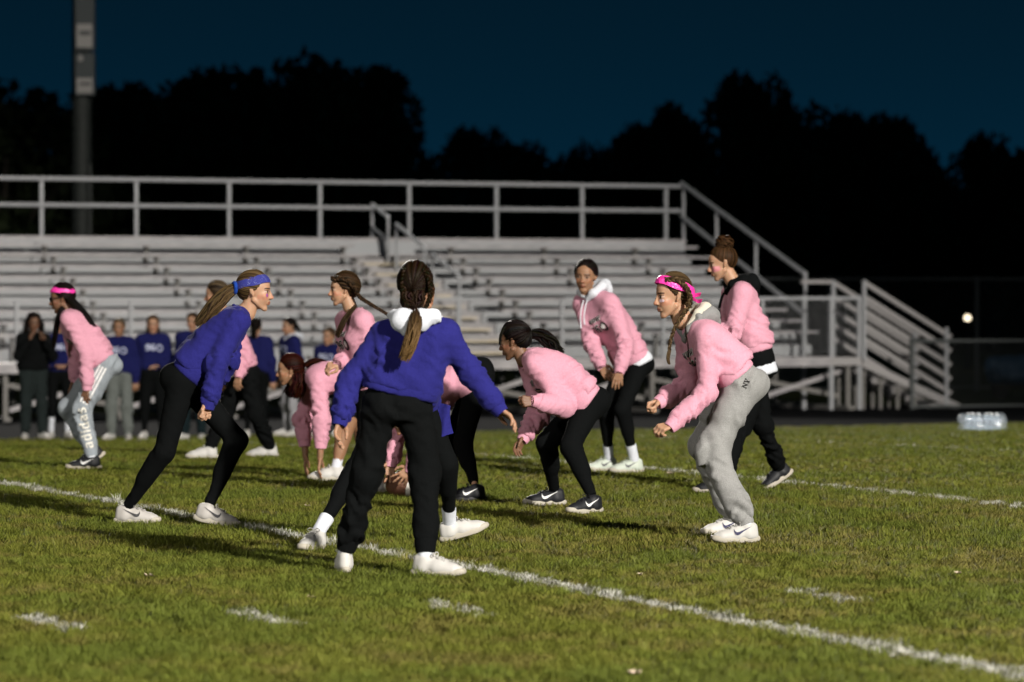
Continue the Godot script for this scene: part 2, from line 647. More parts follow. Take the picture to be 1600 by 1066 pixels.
# hair combed from the hairline to a gathering point on the head (local frame of the head)
func hair_cap(s: Shape, xf: Transform3D, gather: Vector3, thick: float, col: Color, col2: Color, sd: int, ridge := 0.0026, high := 0.0) -> void:
	var g := gather.normalized()
	var a := g.cross(Vector3(1, 0.02, 0)).normalized()
	var b := g.cross(a).normalized()
	var N := 170
	var M := 16
	var base := s.v.size()
	var bi := s.i.size()
	for q in N:
		var phi := TAU * q / N
		var dir := a * cos(phi) + b * sin(phi)
		var tmax := 0.3
		while tmax < 2.9:
			var d := g * cos(tmax) + dir * sin(tmax)
			var k := 1.0 / Vector3(d.x / SKULL_R.x, d.y / SKULL_R.y, d.z / SKULL_R.z).length()
			var p := SKULL_C + d * k
			if p.y < hairline(p.z, high): break
			tmax += 0.04
		var nv := noise.get_noise_2d(q * 31.7 + sd * 57.0, sd * 13.0)
		var nw := noise.get_noise_2d(q * 7.3 + sd * 11.0, 40.0)
		tmax += 0.05 * nv
		for w in M:
			var t := tmax * (w + 0.02) / (M - 1)
			var d := g * cos(t) + dir * sin(t)
			var k := 1.0 / Vector3(d.x / SKULL_R.x, d.y / SKULL_R.y, d.z / SKULL_R.z).length()
			var f := float(w) / (M - 1)
			var th := thick * (0.35 + 0.65 * smoothstep(1.0, 0.62, f)) + ridge * (nv * 1.4 + 0.7 * sin(t * 9.0 + nw * 8.0) * nw)
			if w == M - 1: th = -0.004
			s.v.append(xf * (SKULL_C + d * (k + th)))
			s.c.append(col.lerp(col2, clampf(0.45 + nv * 1.1 + nw * 0.5, 0.0, 1.0)))
	for q in N:
		var q2 := (q + 1) % N
		for w in M - 1:
			var p0 := base + q * M + w
			var p1 := base + q2 * M + w
			s.i.append_array([p0, p1, p0 + 1, p1, p1 + 1, p0 + 1])
	s.normals(base, bi)
	# all normals outwards from the skull
	var cw := xf * SKULL_C
	for q in range(base, s.v.size()):
		if s.n[q].dot(s.v[q] - cw) < 0: s.n[q] = -s.n[q]

func curve_pts(c: Array, m: int) -> PackedVector3Array:
	var cv := Curve3D.new()
	for k in c.size():
		var t: Vector3 = (c[mini(k + 1, c.size() - 1)] - c[maxi(k - 1, 0)]) / 6.0
		cv.add_point(c[k], -t, t)
	var out := PackedVector3Array()
	var l := cv.get_baked_length()
	for k in m: out.append(cv.sample_baked(l * k / (m - 1.0), true))
	return out

# a hanging tail of loose strands along a curve
func hair_tail(s: Shape, c: Array, r0: float, r1: float, strands: int, col: Color, col2: Color, sd: int, fray := 0.0, tip_col = null) -> void:
	var m := 14
	strands = int(strands * 3.0)
	var line := curve_pts(c, m)
	for q in strands:
		var an := q * 2.399
		var rr := sqrt((q + 0.5) / strands)
		var pts := PackedVector3Array()
		var rad := PackedFloat32Array()
		var ends := 1.0 - 0.25 * absf(noise.get_noise_2d(q * 19.0, sd * 7.0))
		for k in m:
			var f := float(k) / (m - 1) * ends
			var at := line[mini(int(f * (m - 1)), m - 2)].lerp(line[mini(int(f * (m - 1)) + 1, m - 1)], f * (m - 1) - int(f * (m - 1)))
			var t := (line[mini(k + 1, m - 1)] - line[maxi(k - 1, 0)]).normalized()
			var a := t.cross(Vector3(0.3, 0.2, 1)).normalized()
			var b := a.cross(t)
			var prof := r0 * (0.55 + 0.45 * sin(clampf(f * 2.2, 0.0, 1.57))) * (1.0 - f) + r1 * f
			var wob := noise.get_noise_2d(q * 41.0 + sd, f * 90.0) * 0.9
			pts.append(at + (a * cos(an + wob) + b * sin(an + wob)) * prof * rr * (1.0 + fray * f * (0.5 + noise.get_noise_2d(q * 3.0, 9.0))) )
			rad.append(maxf((r0 * 1.15 / sqrt(float(strands))) * (1.0 - 0.8 * f * f), 0.0009))
		var v0 := s.v.size()
		var mix := clampf(0.5 + noise.get_noise_2d(q * 77.0, sd * 3.0) * 1.3, 0.0, 1.0)
		tube(s, pts, rad, 4, col.lerp(col2, mix))
		if tip_col != null:
			for k in range(v0, s.v.size()):
				s.c[k] = s.c[k].lerp((tip_col as Color) * (0.6 + 0.7 * mix), smoothstep(0.1, 0.7, float((k - v0) / 4) / m))

# a plait of three strands along a curve
func hair_braid(s: Shape, c: Array, r: float, turns: float, col: Color, col2: Color, sd: int) -> void:
	var m := int(turns * 9)
	var line := curve_pts(c, m)
	for q in 3:
		var pts := PackedVector3Array()
		var rad := PackedFloat32Array()
		for k in m:
			var f := float(k) / (m - 1)
			var t := (line[mini(k + 1, m - 1)] - line[maxi(k - 1, 0)]).normalized()
			var a := t.cross(Vector3(0.1, 0.2, 1)).normalized()
			var b := a.cross(t)
			var ph := f * turns * TAU + q * TAU / 3.0
			var rr := r * (1.0 - 0.45 * f)
			pts.append(line[k] + a * sin(ph) * rr * 0.85 + b * sin(ph * 2.0) * rr * 0.5)
			rad.append(rr * 0.62)
		tube(s, pts, rad, 7, col.lerp(col2, [0.15, 0.5, 0.9][q]))

func hair_mat() -> StandardMaterial3D:
	if mats.has("hair"): return mats["hair"]
	var m := mat("hair", Color.WHITE, 0.5, 0.0, 0.2)
	m.vertex_color_use_as_albedo = true
	m.normal_enabled = true
	m.normal_texture = noise_tex("hair_strands", 0.09, [], 256, 2, true, 5.0)
	m.normal_scale = 0.5
	m.uv1_triplanar = true
	m.uv1_scale = Vector3(9, 9, 9)
	return m

# a cloth band round the head, in the plane tilted back by tilt, h high
func head_band(tilt: float, level: float, h: float, grow: float) -> Shape:
	var s := Shape.new()
	var n := Vector3(0, cos(tilt), sin(tilt))
	var a := Vector3(1, 0, 0)
	var b := n.cross(a)
	var N := 48
	for q in N:
		var t := TAU * q / N
		var dir := a * cos(t) + b * sin(t)
		for w in 5:
			var y := level + h * (w / 4.0 - 0.5) + 0.002 * sin(t * 5.0)
			# where the ray from the axis meets the skull
			var o := n * y - SKULL_C + SKULL_C
			var p := SKULL_C + n * y
			var lo := 0.02
			var hi := 0.16
			for k in 18:
				var m := (lo + hi) * 0.5
				var e := (n * y + dir * m) / SKULL_R
				if e.length() < 1.0: lo = m
				else: hi = m
			var bulge := 0.0025 * sin(PI * w / 4.0)
			s.v.append(p + dir * (lo + grow + bulge))
			s.c.append(Color.WHITE)
			o = p
	for q in N:
		var q2 := (q + 1) % N
		for w in 4:
			var p0 := q * 5 + w
			var p1 := q2 * 5 + w
			s.i.append_array([p0, p1, p0 + 1, p1, p1 + 1, p0 + 1])
	s.normals()
	for q in s.v.size():
		if s.n[q].dot(s.v[q] - SKULL_C) < 0: s.n[q] = -s.n[q]
	return s

# ------------------------------------------------------------------ people
const TONE := {
	"fair": Color(0.40, 0.228, 0.145), "light": Color(0.34, 0.185, 0.112), "tan": Color(0.27, 0.145, 0.082), "brown": Color(0.165, 0.085, 0.048),
}

func yaw_dir(deg: float) -> Vector3:
	return Vector3(sin(deg_to_rad(deg)), 0, cos(deg_to_rad(deg)))

func frame_x(x: Vector3, y: Vector3) -> Basis:
	x = x.normalized()
	if absf(x.dot(y.normalized())) > 0.97: y = Vector3(0.2, 0.1, 1)
	y = (y - x * y.dot(x)).normalized()
	return Basis(x, y, x.cross(y))

func head_basis(yaw: float, pitch: float, roll: float) -> Basis:
	var b := Basis(Vector3.UP, deg_to_rad(yaw))
	return b * Basis(Vector3.RIGHT, deg_to_rad(pitch)) * Basis(Vector3.BACK, deg_to_rad(roll))

# cloth folds: rings of creases across each limb, deeper near the joints
func make_folds(limbs: Array, sd: float, bag: float) -> Callable:
	var L := []
	for q in limbs:
		var a: Vector3 = q[0]
		var ab: Vector3 = q[1] - q[0]
		var l := ab.length()
		var d := ab / maxf(l, 1e-5)
		var p1 := d.cross(Vector3(0.31, 0.2, 0.93)).normalized()
		L.append([a, d, l, p1, d.cross(p1), q[2], q[3], q[4], q[5], q[6]])
	return func(p: Vector3) -> float:
		var best := 1e9
		var out := 0.0
		for q in L:
			var pa: Vector3 = p - q[0]
			var u := clampf(pa.dot(q[1]), 0.0, q[2])
			var r: Vector3 = pa - (q[1] as Vector3) * u
			var dist := r.length() - (q[9] as float)
			if dist < best:
				best = dist
				var f: float = u / q[2]
				var rn := r.normalized()
				var c := rn.dot(q[3])
				var e := rn.dot(q[4])
				var amp: float = lerpf(q[5], q[6], f * 2.0) if f < 0.5 else lerpf(q[6], q[7], f * 2.0 - 1.0)
				var fr: float = q[8]
				var v := fold_noise.get_noise_3d(u * fr + c * 0.9 + sd, c * 0.42 + sd, e * 0.42)
				var w := fold_noise.get_noise_3d(u * fr * 1.8 - e * 0.9, c * 0.55 - sd, e * 0.55)
				var k := smoothstep(-0.35, 0.45, fold_noise.get_noise_3d(p.x * 4.0 - sd, p.y * 4.0, p.z * 4.0 + sd))
				out = amp * (0.25 + 0.75 * k) * ((0.28 - absf(v)) * 1.7 + w * 0.45)
		return out + bag * fold_noise.get_noise_3d(p.x * 5.0 + sd, p.y * 5.0, p.z * 5.0)

# pixel pose -> joints in metres
func joints(D: Dictionary) -> Dictionary:
	var J := {}
	var fp := []
	for q in 2: fp.append(ground_px(D.feet[q][0], D.feet[q][1]))
	var pd: float = D.get("d", -(fp[0].z + fp[1].z) * 0.5)
	var base: Vector3 = (fp[0] + fp[1]) * 0.5
	base.y = gy(base)
	J.base = base
	var at := func(a: Array) -> Vector3: return pix(a[0], a[1], pd + (a[2] if a.size() > 2 else 0.0)) - base
	J.at = at
	J.shoes = []
	J.ankles = []
	for q in 2:
		var f: Array = D.feet[q]
		var x := yaw_dir(f[2])
		var pitch := deg_to_rad(f[3] if f.size() > 3 else 0.0)
		var o: Vector3 = fp[q] - base
		var b := Basis(x, Vector3.UP, x.cross(Vector3.UP))
		var pivot := x * (0.13 if pitch > 0 else -0.06)
		var rb := b * Basis(Vector3.BACK, -pitch)
		var lift: float = f[4] if f.size() > 4 else 0.0
		var xf := Transform3D(rb, o + pivot + Vector3.UP * (lift + 0.004) - rb * Vector3(0.13 if pitch > 0 else -0.06, 0, 0))
		J.shoes.append(xf)
		J.ankles.append(xf * Vector3(-0.004, 0.09, 0))
	J.neck = at.call(D.neck)
	J.pel = at.call(D.pel)
	J.lat_s = (func(a): return Vector3(cos(a), 0, -sin(a))).call(deg_to_rad(D.ty))
	J.lat_h = (func(a): return Vector3(cos(a), 0, -sin(a))).call(deg_to_rad(D.get("py", D.ty)))
	J.head = at.call(D.head)
	J.hb = head_basis(D.hf[0], D.hf[1], D.hf[2])
	J.els = [at.call(D.el), at.call(D.er)]
	J.wrs = [at.call(D.wl), at.call(D.wr)]
	J.tips = [at.call(D.tl), at.call(D.tr)]
	J.knees = [at.call(D.kl), at.call(D.kr)]
	return J

func slab_prims(pel: Vector3, neck: Vector3, lh: Vector3, ls: Vector3, arch: float, prof: Array, bulk: float, cp = null, cn := Vector3.ZERO) -> Array:
	var P := []
	var up := (neck - pel).normalized()
	for q in prof:
		var t: float = q[0]
		var lat := lh.lerp(ls, clampf(t, 0.0, 1.0)).normalized()
		var fw := lat.cross(up).normalized()
		var c = pel.lerp(neck, t) - fw * (arch * 4.0 * t * (1.0 - t)) + fw * (q[3] if q.size() > 3 else 0.0)
		var w: float = q[1] * bulk
		P.append(cap(c + lat * w, c - lat * w, q[2] * bulk, q[2] * bulk, cp, cn))
	return P

func person(J: Dictionary, S: Dictionary) -> Node3D:
	var root := thing("person", S.label, "person", J.base, S.get("group", ""))
	var cell: float = S.get("cell", 0.0135)
	var bulk: float = S.get("bulk", 1.0)
	var sd: int = S.get("seed", 1)
	var neck: Vector3 = J.neck
	var pel: Vector3 = J.pel
	var up := (neck - pel).normalized()
	var ls: Vector3 = J.lat_s
	var lh: Vector3 = J.lat_h
	var fw := ls.cross(up).normalized()
	var fwh := lh.cross(up).normalized()
	var arch: float = S.get("arch", 0.0)
	var sw: float = S.get("sw", 0.158) * (0.6 + 0.4 * bulk)
	var sh := [neck - up * 0.055 + ls * sw + fw * 0.01, neck - up * 0.055 - ls * sw + fw * 0.01]
	var hip := [pel + lh * 0.085 - up * 0.0, pel - lh * 0.085 - up * 0.0]
	var hxf := Transform3D((J.hb as Basis).scaled_local(Vector3(1.0 + 0.035 * sin(sd * 1.7), 1.0 + 0.03 * sin(sd * 2.9), 1.0 + 0.03 * cos(sd * 1.3)) * S.get("head_scale", 0.98)), J.head)
	var tone: Color = TONE[S.get("tone", "light")]
	# ---- skin
	var body := Shape.new()
	body.uses_color = true
	var B := slab_prims(pel, neck, lh, ls, arch, [[0.0, 0.05, 0.075], [0.2, 0.05, 0.07], [0.4, 0.05, 0.07], [0.6, 0.06, 0.07], [0.8, 0.07, 0.06]], bulk)
	B.append(cap(neck - up * 0.07, hxf * Vector3(0, -0.085, -0.035), 0.05, 0.043))
	var bare_arm: bool = S.get("bare_arm", false)
	var bare_leg: bool = S.get("bare_leg", false)
	for q in 2:
		var a := 0.036 if bare_arm else 0.03
		B.append(cap(sh[q], J.els[q], 0.035, a))
		B.append(cap(J.els[q], J.wrs[q], a, 0.024))
		var l := 1.0 if bare_leg else 0.6
		B.append(cap(hip[q], J.knees[q], 0.082 * l, 0.056 * l))
		var back: Vector3 = -fwh * 0.014
		B.append(cap(J.knees[q], J.ankles[q], 0.05 * l, 0.034 * l))
		if bare_leg: B.append(cap(J.knees[q].lerp(J.ankles[q], 0.15) + back, J.knees[q].lerp(J.ankles[q], 0.5) + back, 0.046 * l, 0.042 * l))
	net(body, B, 0.016 if not S.get("far", false) else 0.026, 110.0)
	for k in body.c.size(): body.c[k] = tone
	var h0 := body.v.size()
	body.add(head_t, hxf, false, tone)
	if S.has("paint"):
		var pc: Color = S.paint[0]
		for k in head_t.v.size():
			var p := head_t.v[k]
			if p.z > 0.03 and Vector2((absf(p.x) - S.paint[1]) / S.paint[3], (p.y - S.paint[2]) / S.paint[4]).length() < 1.0:
				body.c[h0 + k] = body.c[h0 + k].lerp(pc, S.paint[5])
	for q in 2:
		var kind: String = S.get("hands", ["relax", "relax"])[q]
		var palm: Vector3 = S.get("palms", [Vector3(0, -1, 0), Vector3(0, -1, 0)])[q]
		var hb := frame_x(J.tips[q] - J.wrs[q], -palm)
		if q == 1: hb.z = -hb.z
		body.add(hand_t[kind], Transform3D(hb.scaled_local(Vector3.ONE * 0.95), J.wrs[q]), q == 1, tone)
	var skin := mat("skin", Color.WHITE, 0.52, 0.0, 0.45)
	skin.vertex_color_use_as_albedo = true
	skin.subsurf_scatter_enabled = true
	skin.subsurf_scatter_strength = 0.12
	part("body", body.mesh(), skin, root)
	# ---- sweatshirt
	var hem: float = S.get("hem", 0.06)
	var cn := -up
	var cp := pel.lerp(neck, hem + (0.0 if S.get("far", false) else 0.075))
	var prof := [[hem + 0.0, 0.084, 0.104], [hem + 0.13, 0.084, 0.113], [0.36, 0.078, 0.108], [0.52, 0.08, 0.105], [0.68, 0.088, 0.102, 0.012], [0.82, 0.09, 0.088, 0.004], [0.93, 0.085, 0.062]]
	var T := slab_prims(pel, neck, lh, ls, arch, prof, bulk, cp, cn)
	T.append(cap(pel.lerp(neck, 0.66) + fw * 0.055 + ls * 0.06, pel.lerp(neck, 0.66) + fw * 0.055 - ls * 0.06, 0.062 * bulk, 0.062 * bulk, cp, cn))
	var limbs := [[pel.lerp(neck, hem), neck, 0.026, 0.014, 0.007, 11.0, 0.10 * bulk]]
	var slim: float = S.get("sleeve", 1.0)
	var cuffs := []
	for q in 2:
		var el: Vector3 = J.els[q]
		var wr: Vector3 = J.wrs[q]
		T.append(cap(neck - up * 0.035 + (ls if q == 0 else -ls) * 0.07, sh[q], 0.052, 0.062 * bulk))
		T.append(cap(sh[q], el, 0.066 * bulk, 0.056 * slim))
		var end := el.lerp(wr, S.get("sleeve_to", 1.0))
		var fd := (wr - el).normalized()
		T.append(cap(el, end, 0.057 * slim, 0.044 * slim, end, fd))
		T.append(cap(el.lerp(end, 0.55), end - fd * 0.055, 0.045 * slim, 0.047 * slim))
		limbs.append([sh[q], el, 0.007, 0.012, 0.026, 16.0, 0.058])
		limbs.append([el, end, 0.026, 0.016, 0.022, 20.0, 0.05])
		cuffs.append([end, fd])
	var folds := make_folds(limbs, sd * 17.3, 0.007)
	var top := Shape.new()
	var far: bool = S.get("far", false)
	net(top, T, cell, 70.0, folds)
	var top_m := cloth(S.top_key, S.top, 0.0 if S.top == BLACK else 0.2, 0.10, 0.28)
	var shirt := part("sweatshirt", top.mesh(), top_m, root)
	for q in 2:
		var cs := Shape.new()
		var e: Vector3 = cuffs[q][0]
		var d: Vector3 = cuffs[q][1]
		var r: float = 0.041 if S.get("sleeve_to", 1.0) > 0.8 else 0.046
		tube(cs, PackedVector3Array([e - d * 0.02, e - d * 0.005, e + d * 0.02, e + d * 0.036, e + d * 0.038, e + d * 0.02]), PackedFloat32Array([r + 0.003, r + 0.003, r - 0.001, r - 0.004, r - 0.010, r - 0.012]), 18)
		part("cuff", cs.mesh(), top_m, shirt)
	if not far:
		# ribbed band at the hem
		var hb_ := Shape.new()
		var b0 := pel.lerp(neck, hem)
		net(hb_, slab_prims(pel, neck, lh, ls, 0.0, [[hem - 0.02, 0.084, 0.099], [hem + 0.06, 0.084, 0.101], [hem + 0.13, 0.084, 0.1]], bulk, b0, cn), cell, 70.0)
		part("hem_band", hb_.mesh(), top_m, shirt)
	# collar or hood
	var ndir := ((hxf * Vector3(0, -0.06, -0.03)) - neck).normalized()
	var cl := Shape.new()
	var ring := PackedVector3Array()
	var rr := PackedFloat32Array()
	var na := ls
	var nb := ndir.cross(na).normalized()
	for k in 25:
		var t := TAU * k / 24.0
		ring.append(neck - up * 0.012 + na * cos(t) * 0.066 + nb * sin(t) * 0.066 - ndir * (0.02 * sin(t) * signf(nb.dot(fw))))
		rr.append(0.0115)
	if S.has("hood"):
		var H := []
		var bk := -fw
		var hk: Vector3 = neck + ndir * S.get("hood_up", 0.03)
		var droop: float = S.get("droop", 1.0)
		var l1 := hk + ls * 0.075 + fw * 0.035 - up * 0.015
		var l2 := hk - ls * 0.075 + fw * 0.035 - up * 0.015
		var m1 := hk + ls * 0.095 + bk * 0.05
		var m2 := hk - ls * 0.095 + bk * 0.05
		var b1 := hk + ls * 0.05 + bk * (0.115) - up * 0.015
		var b2 := hk - ls * 0.05 + bk * (0.115) - up * 0.015
		var f1 := hk + fw * 0.07 - up * 0.055
		H = [cap(f1, l1, 0.018, 0.026), cap(f1, l2, 0.018, 0.026), cap(l1, m1, 0.028, 0.032), cap(l2, m2, 0.028, 0.032), cap(m1, b1, 0.034, 0.04), cap(m2, b2, 0.034, 0.04), cap(b1, b2, 0.042, 0.042),
			cap(b1 - up * 0.04 * droop, b2 - up * 0.04 * droop, 0.042, 0.042), cap((b1 + b2) * 0.5 - up * 0.05, (b1 + b2) * 0.5 - up * 0.115 * droop + bk * 0.005, 0.05, 0.036)]
		var hs := Shape.new()
		net(hs, H, 0.011, 110.0, make_folds([[m1, m2, 0.012, 0.010, 0.012, 9.0, 0.05]], sd * 3.1, 0.008))
		part("hood", hs.mesh(), cloth(S.hood[0], S.hood[1], 0.0 if S.hood[1] == BLACK else 0.2, 0.08), shirt)
		if S.has("lining"):
			var li := Shape.new()
			ndir = ndir * 1.5
			net(li, [cap(l1 + ndir * 0.014, m1 + ndir * 0.02, 0.02, 0.024), cap(m1 + ndir * 0.02, b1 + ndir * 0.022, 0.026, 0.03), cap(b1 + ndir * 0.022, b2 + ndir * 0.022, 0.032, 0.032), cap(m2 + ndir * 0.02, b2 + ndir * 0.022, 0.026, 0.03), cap(l2 + ndir * 0.014, m2 + ndir * 0.02, 0.02, 0.024)], 0.011, 120.0)
			part("hood_lining", li.mesh(), cloth(S.lining[0], S.lining[1], 0.3, 0.08), shirt)
		if S.has("cord"):
			for q in 2:
				var c0: Vector3 = f1 + (ls if q == 0 else -ls) * 0.02 + fw * 0.02
				var ds := Shape.new()
				var drop := Vector3(0, -1, 0)
				tube(ds, curve_pts([c0, c0 + fw * 0.02 + drop * 0.04, c0 + fw * 0.035 + drop * 0.11, c0 + fw * 0.03 + drop * (0.17 + 0.03 * q)], 8), PackedFloat32Array([0.005, 0.005, 0.005, 0.005, 0.005, 0.005, 0.006, 0.007]), 6)
				part("drawstring", ds.mesh(), cloth(S.cord[0], S.cord[1]), shirt)
	else:
		tube(cl, ring, rr, 7)
		part("collar", cl.mesh(), top_m, shirt)
	# shirt tails below the hem
	for e in S.get("under", []):
		var us := Shape.new()
		var e0: float = e[2]
		var e1: float = e[3]
		var up_p := slab_prims(pel, neck, lh, ls, 0.0, [[e0, 0.086, 0.103], [(e0 + e1) * 0.5, 0.085, 0.104], [e1, 0.084, 0.101]], bulk * e[4], pel.lerp(neck, e0), cn)
		net(us, up_p, cell, 80.0, make_folds([[pel, neck, 0.006, 0.006, 0.006, 9.0, 0.1]], sd * 5.0, 0.006))
		part("undershirt", us.mesh(), cloth(e[0], e[1], 0.0), root)
	# ---- print on the chest
	if S.has("chest"):
		var face: Vector3 = (fw * 0.97 + up * 0.1).normalized()
		var rt := face.cross(up).normalized() * -1.0     # the wearer's left is the reader's right
		rt = up.cross(face).normalized()
		var o := pel.lerp(neck, 0.66)
		for e in S.chest:
			var g: Array = e[1]
			var pm := print_on(T.slice(0, 8), 70.0, o, rt, up, face, g[0], g[1], e[2], folds, 0.3)
			part("print", pm, mat(e[0], e[3], 0.8, 0.0, 0.3), shirt)
	# ---- trousers
	var kind: String = S.get("legs", "leggings")
	if kind != "none":
		var sweat := kind == "sweatpants"
		var lb: float = bulk * S.get("leg_bulk", 1.0)
		var Q := slab_prims(pel, neck, lh, ls, 0.0, [[0.0, 0.068, 0.098], [0.14, 0.066, 0.088]], lb)
		Q.append(cap(pel - fwh * 0.05 - up * 0.035 + lh * 0.055, pel - fwh * 0.05 - up * 0.035 - lh * 0.055, 0.078 * lb, 0.078 * lb))
		var pl := []
		var ends := []
		for q in 2:
			var kn: Vector3 = J.knees[q]
			var an: Vector3 = J.ankles[q]
			var sd_ := (an - kn).normalized()
			var to: Vector3 = an - sd_ * S.get("leg_end", 0.03)
			ends.append([to, sd_])
			var back := -(sd_.cross(lh)).normalized()
			if back.dot(fwh) > 0: back = -back
			if kind == "shorts":
				Q.append(cap(hip[q], (hip[q] as Vector3).lerp(kn, 0.55), 0.098 * lb, 0.09 * lb, (hip[q] as Vector3).lerp(kn, 0.55), (kn - hip[q]).normalized()))
				pl.append([hip[q], kn, 0.008, 0.008, 0.008, 9.0, 0.08])
			elif sweat:
				Q.append(cap(hip[q], kn, 0.098 * lb, 0.078 * lb))
				Q.append(cap(kn, to - sd_ * 0.06, 0.076 * lb, 0.062 * lb, to - sd_ * 0.0, sd_))
				Q.append(cap(to - sd_ * 0.11, to - sd_ * 0.03, 0.06 * lb, 0.055 * lb, to, sd_))
				pl.append([hip[q], kn, 0.018, 0.013, 0.026, 9.0, 0.08])
				pl.append([kn, to, 0.026, 0.016, 0.026, 10.0, 0.065])
			else:
				Q.append(cap(hip[q], kn, 0.086 * lb, 0.057 * lb))
				Q.append(cap(kn, to, 0.055 * lb, 0.034, to, sd_))
				Q.append(cap(kn.lerp(to, 0.16) + back * 0.018, kn.lerp(to, 0.5) + back * 0.014, 0.046 * lb, 0.042 * lb))
				pl.append([hip[q], kn, 0.004, 0.0015, 0.005, 15.0, 0.06])
				pl.append([kn, to, 0.005, 0.0015, 0.005, 20.0, 0.045])
		var pf := make_folds(pl, sd * 7.7, 0.010 if sweat else 0.002)
		var ps := Shape.new()
		net(ps, Q, cell, 80.0, pf)
		var pm := cloth(S.pants_key, S.pants, 0.12 if sweat and S.pants != BLACK else 0.0, S.get("pants_mottle", 0.1), 0.5 if sweat else 0.25)
		var trousers := part(kind, ps.mesh(), pm, root)
		if sweat:
			for q in 2:
				var e: Vector3 = ends[q][0]
				var d: Vector3 = ends[q][1]
				var cs := Shape.new()
				tube(cs, PackedVector3Array([e - d * 0.03, e - d * 0.01, e + d * 0.02, e + d * 0.035, e + d * 0.037, e + d * 0.02]), PackedFloat32Array([0.056, 0.055, 0.05, 0.046, 0.04, 0.038]), 20)
				part("ankle_cuff", cs.mesh(), pm, trousers)
		for e in S.get("leg_print", []):
			# [material key, colour, points, leg, t along the shank (or -t on the thigh), right, up, face, lift]
			var a0: Vector3 = J.knees[e[3]].lerp(ends[e[3]][0], e[4]) if e[4] >= 0 else hip[e[3]].lerp(J.knees[e[3]], -e[4])
			var along: Vector3 = (J.knees[e[3]] - ends[e[3]][0]).normalized() if e[4] >= 0 else (hip[e[3]] - J.knees[e[3]]).normalized()
			var face := Vector3(0, 0, 1) if e.size() < 6 else (e[5] as Vector3)
			face = (face - along * face.dot(along)).normalized()
			if face.dot(Vector3(0, 0, 1)) < 0: face = -face
			part("print", print_on(Q, 80.0, a0, along, face.cross(along).normalized(), face, e[2][0], e[2][1], 0.004, pf, 0.2), mat(e[0], e[1], 0.75), trousers)
	# ---- shoes and socks
	for q in 2:
		if S.get("no_shoes", false): break
		var xf: Transform3D = J.shoes[q]
		var sx := xf
		if q == 1: sx.basis.z = -sx.basis.z
		var us := Shape.new()
		us.add(shoe_upper, Transform3D(), false)
		var shoe := part("shoe", shoe_upper_mesh, shoe_mat(S.shoe[0], S.shoe[1]), root, sx)
		part("sole", shoe_sole_mesh, shoe_mat(S.shoe[2], S.shoe[3]), shoe)
		if not S.get("far", false):
			part("laces", lace_mesh, shoe_mat(S.get("lace", [S.shoe[0], S.shoe[1]])[0], S.get("lace", [S.shoe[0], S.shoe[1]])[1]), shoe)
			if S.shoe.size() > 4:
				part("logo", tick_out, shoe_mat(S.shoe[4], S.shoe[5]), shoe)
				part("logo", tick_in, shoe_mat(S.shoe[4], S.shoe[5]), shoe)
		if S.has("sock"):
			var an: Vector3 = J.ankles[q]
			var kn: Vector3 = J.knees[q]
			var d := (kn - an).normalized()
			var l: float = S.sock[2]
			var so := Shape.new()
			var yy: Vector3 = xf.basis.y
			tube(so, PackedVector3Array([an - yy * 0.035, an - yy * 0.01, an + d * 0.02, an + d * l * 0.55, an + d * (l - 0.02), an + d * l, an + d * (l + 0.001)]), PackedFloat32Array([0.035, 0.038, 0.037, 0.038, 0.0405, 0.0405, 0.034]), 18)
			part("sock", so.mesh(), cloth(S.sock[0], S.sock[1], 0.2, 0.06), root)
	# ---- hair
	if S.has("hair"):
		var hs := Shape.new()
		hs.uses_color = true
		var hd: Dictionary = S.hair
		var c1: Color = hd.c1
		var c2: Color = hd.c2
		hair_cap(hs, hxf, hd.get("gather", Vector3(0, 0.1, -1)), hd.get("thick", 0.014), c1, c2, sd, hd.get("ridge", 0.0026), hd.get("high", 0.0))
		var gl: Vector3 = SKULL_C + (hd.get("gather", Vector3(0, 0.1, -1)) as Vector3).normalized() * 0.1
		for e in hd.get("tails", []):
			# [kind, [points: local to the head, or pixel offsets already made local], r0, r1, n]
			var pts := []
			for p in e[1]:
				pts.append(J.at.call(p) if p is Array else hxf * p)
			if e[0] == "tail": hair_tail(hs, pts, e[2], e[3], e[4], c1, c2, sd, e[5] if e.size() > 5 else 0.0)
			elif e[0] == "braid": hair_braid(hs, pts, e[2], e[3], c1, c2, sd)
			elif e[0] == "bun":
				for w in 26:
					var an := w * 2.4
					var el := asin(clampf(-0.9 + 1.8 * (w + 0.5) / 26.0, -1, 1))
					var o: Vector3 = pts[0]
					var ax := (hxf.basis * Vector3(cos(an) * cos(el), sin(el), sin(an) * cos(el))).normalized()
					var t1 := ax.cross(Vector3(0.3, 1, 0.2)).normalized()
					hair_tail(hs, [o + ax * e[2] * 0.75 - t1 * e[2] * 0.9, o + ax * e[2], o + ax * e[2] * 0.8 + t1 * e[2] * 0.9], 0.010, 0.006, 4, c1, c2, sd + w, 1.5)
		part("hair", hs.mesh(), hair_mat(), root)
	for e in S.get("head_wear", []):
		part(e[0], e[1].mesh(), e[2], root, hxf)
	# other pieces given in the person's own metres
	for e in S.get("extra", []):
		part(e[0], e[1], e[2], root)
	if S.get("check", false):
		var t := "%s depth %.1f torso %.2f" % [S.label.left(24), -J.base.z, (neck - pel).length()]
		for q in 2:
			t += " | arm %.2f %.2f leg %.2f %.2f" % [(J.els[q] - sh[q]).length(), (J.wrs[q] - J.els[q]).length(), (J.knees[q] - hip[q]).length(), (J.ankles[q] - J.knees[q]).length()]
		print(t, " neck-head %.2f" % (J.head - neck).length(), " top %.2f" % (J.head.y + 0.12))
	return root

var shoe_upper_mesh: ArrayMesh
var shoe_sole_mesh: ArrayMesh
var lace_mesh: ArrayMesh
var tick_out: ArrayMesh
var tick_in: ArrayMesh

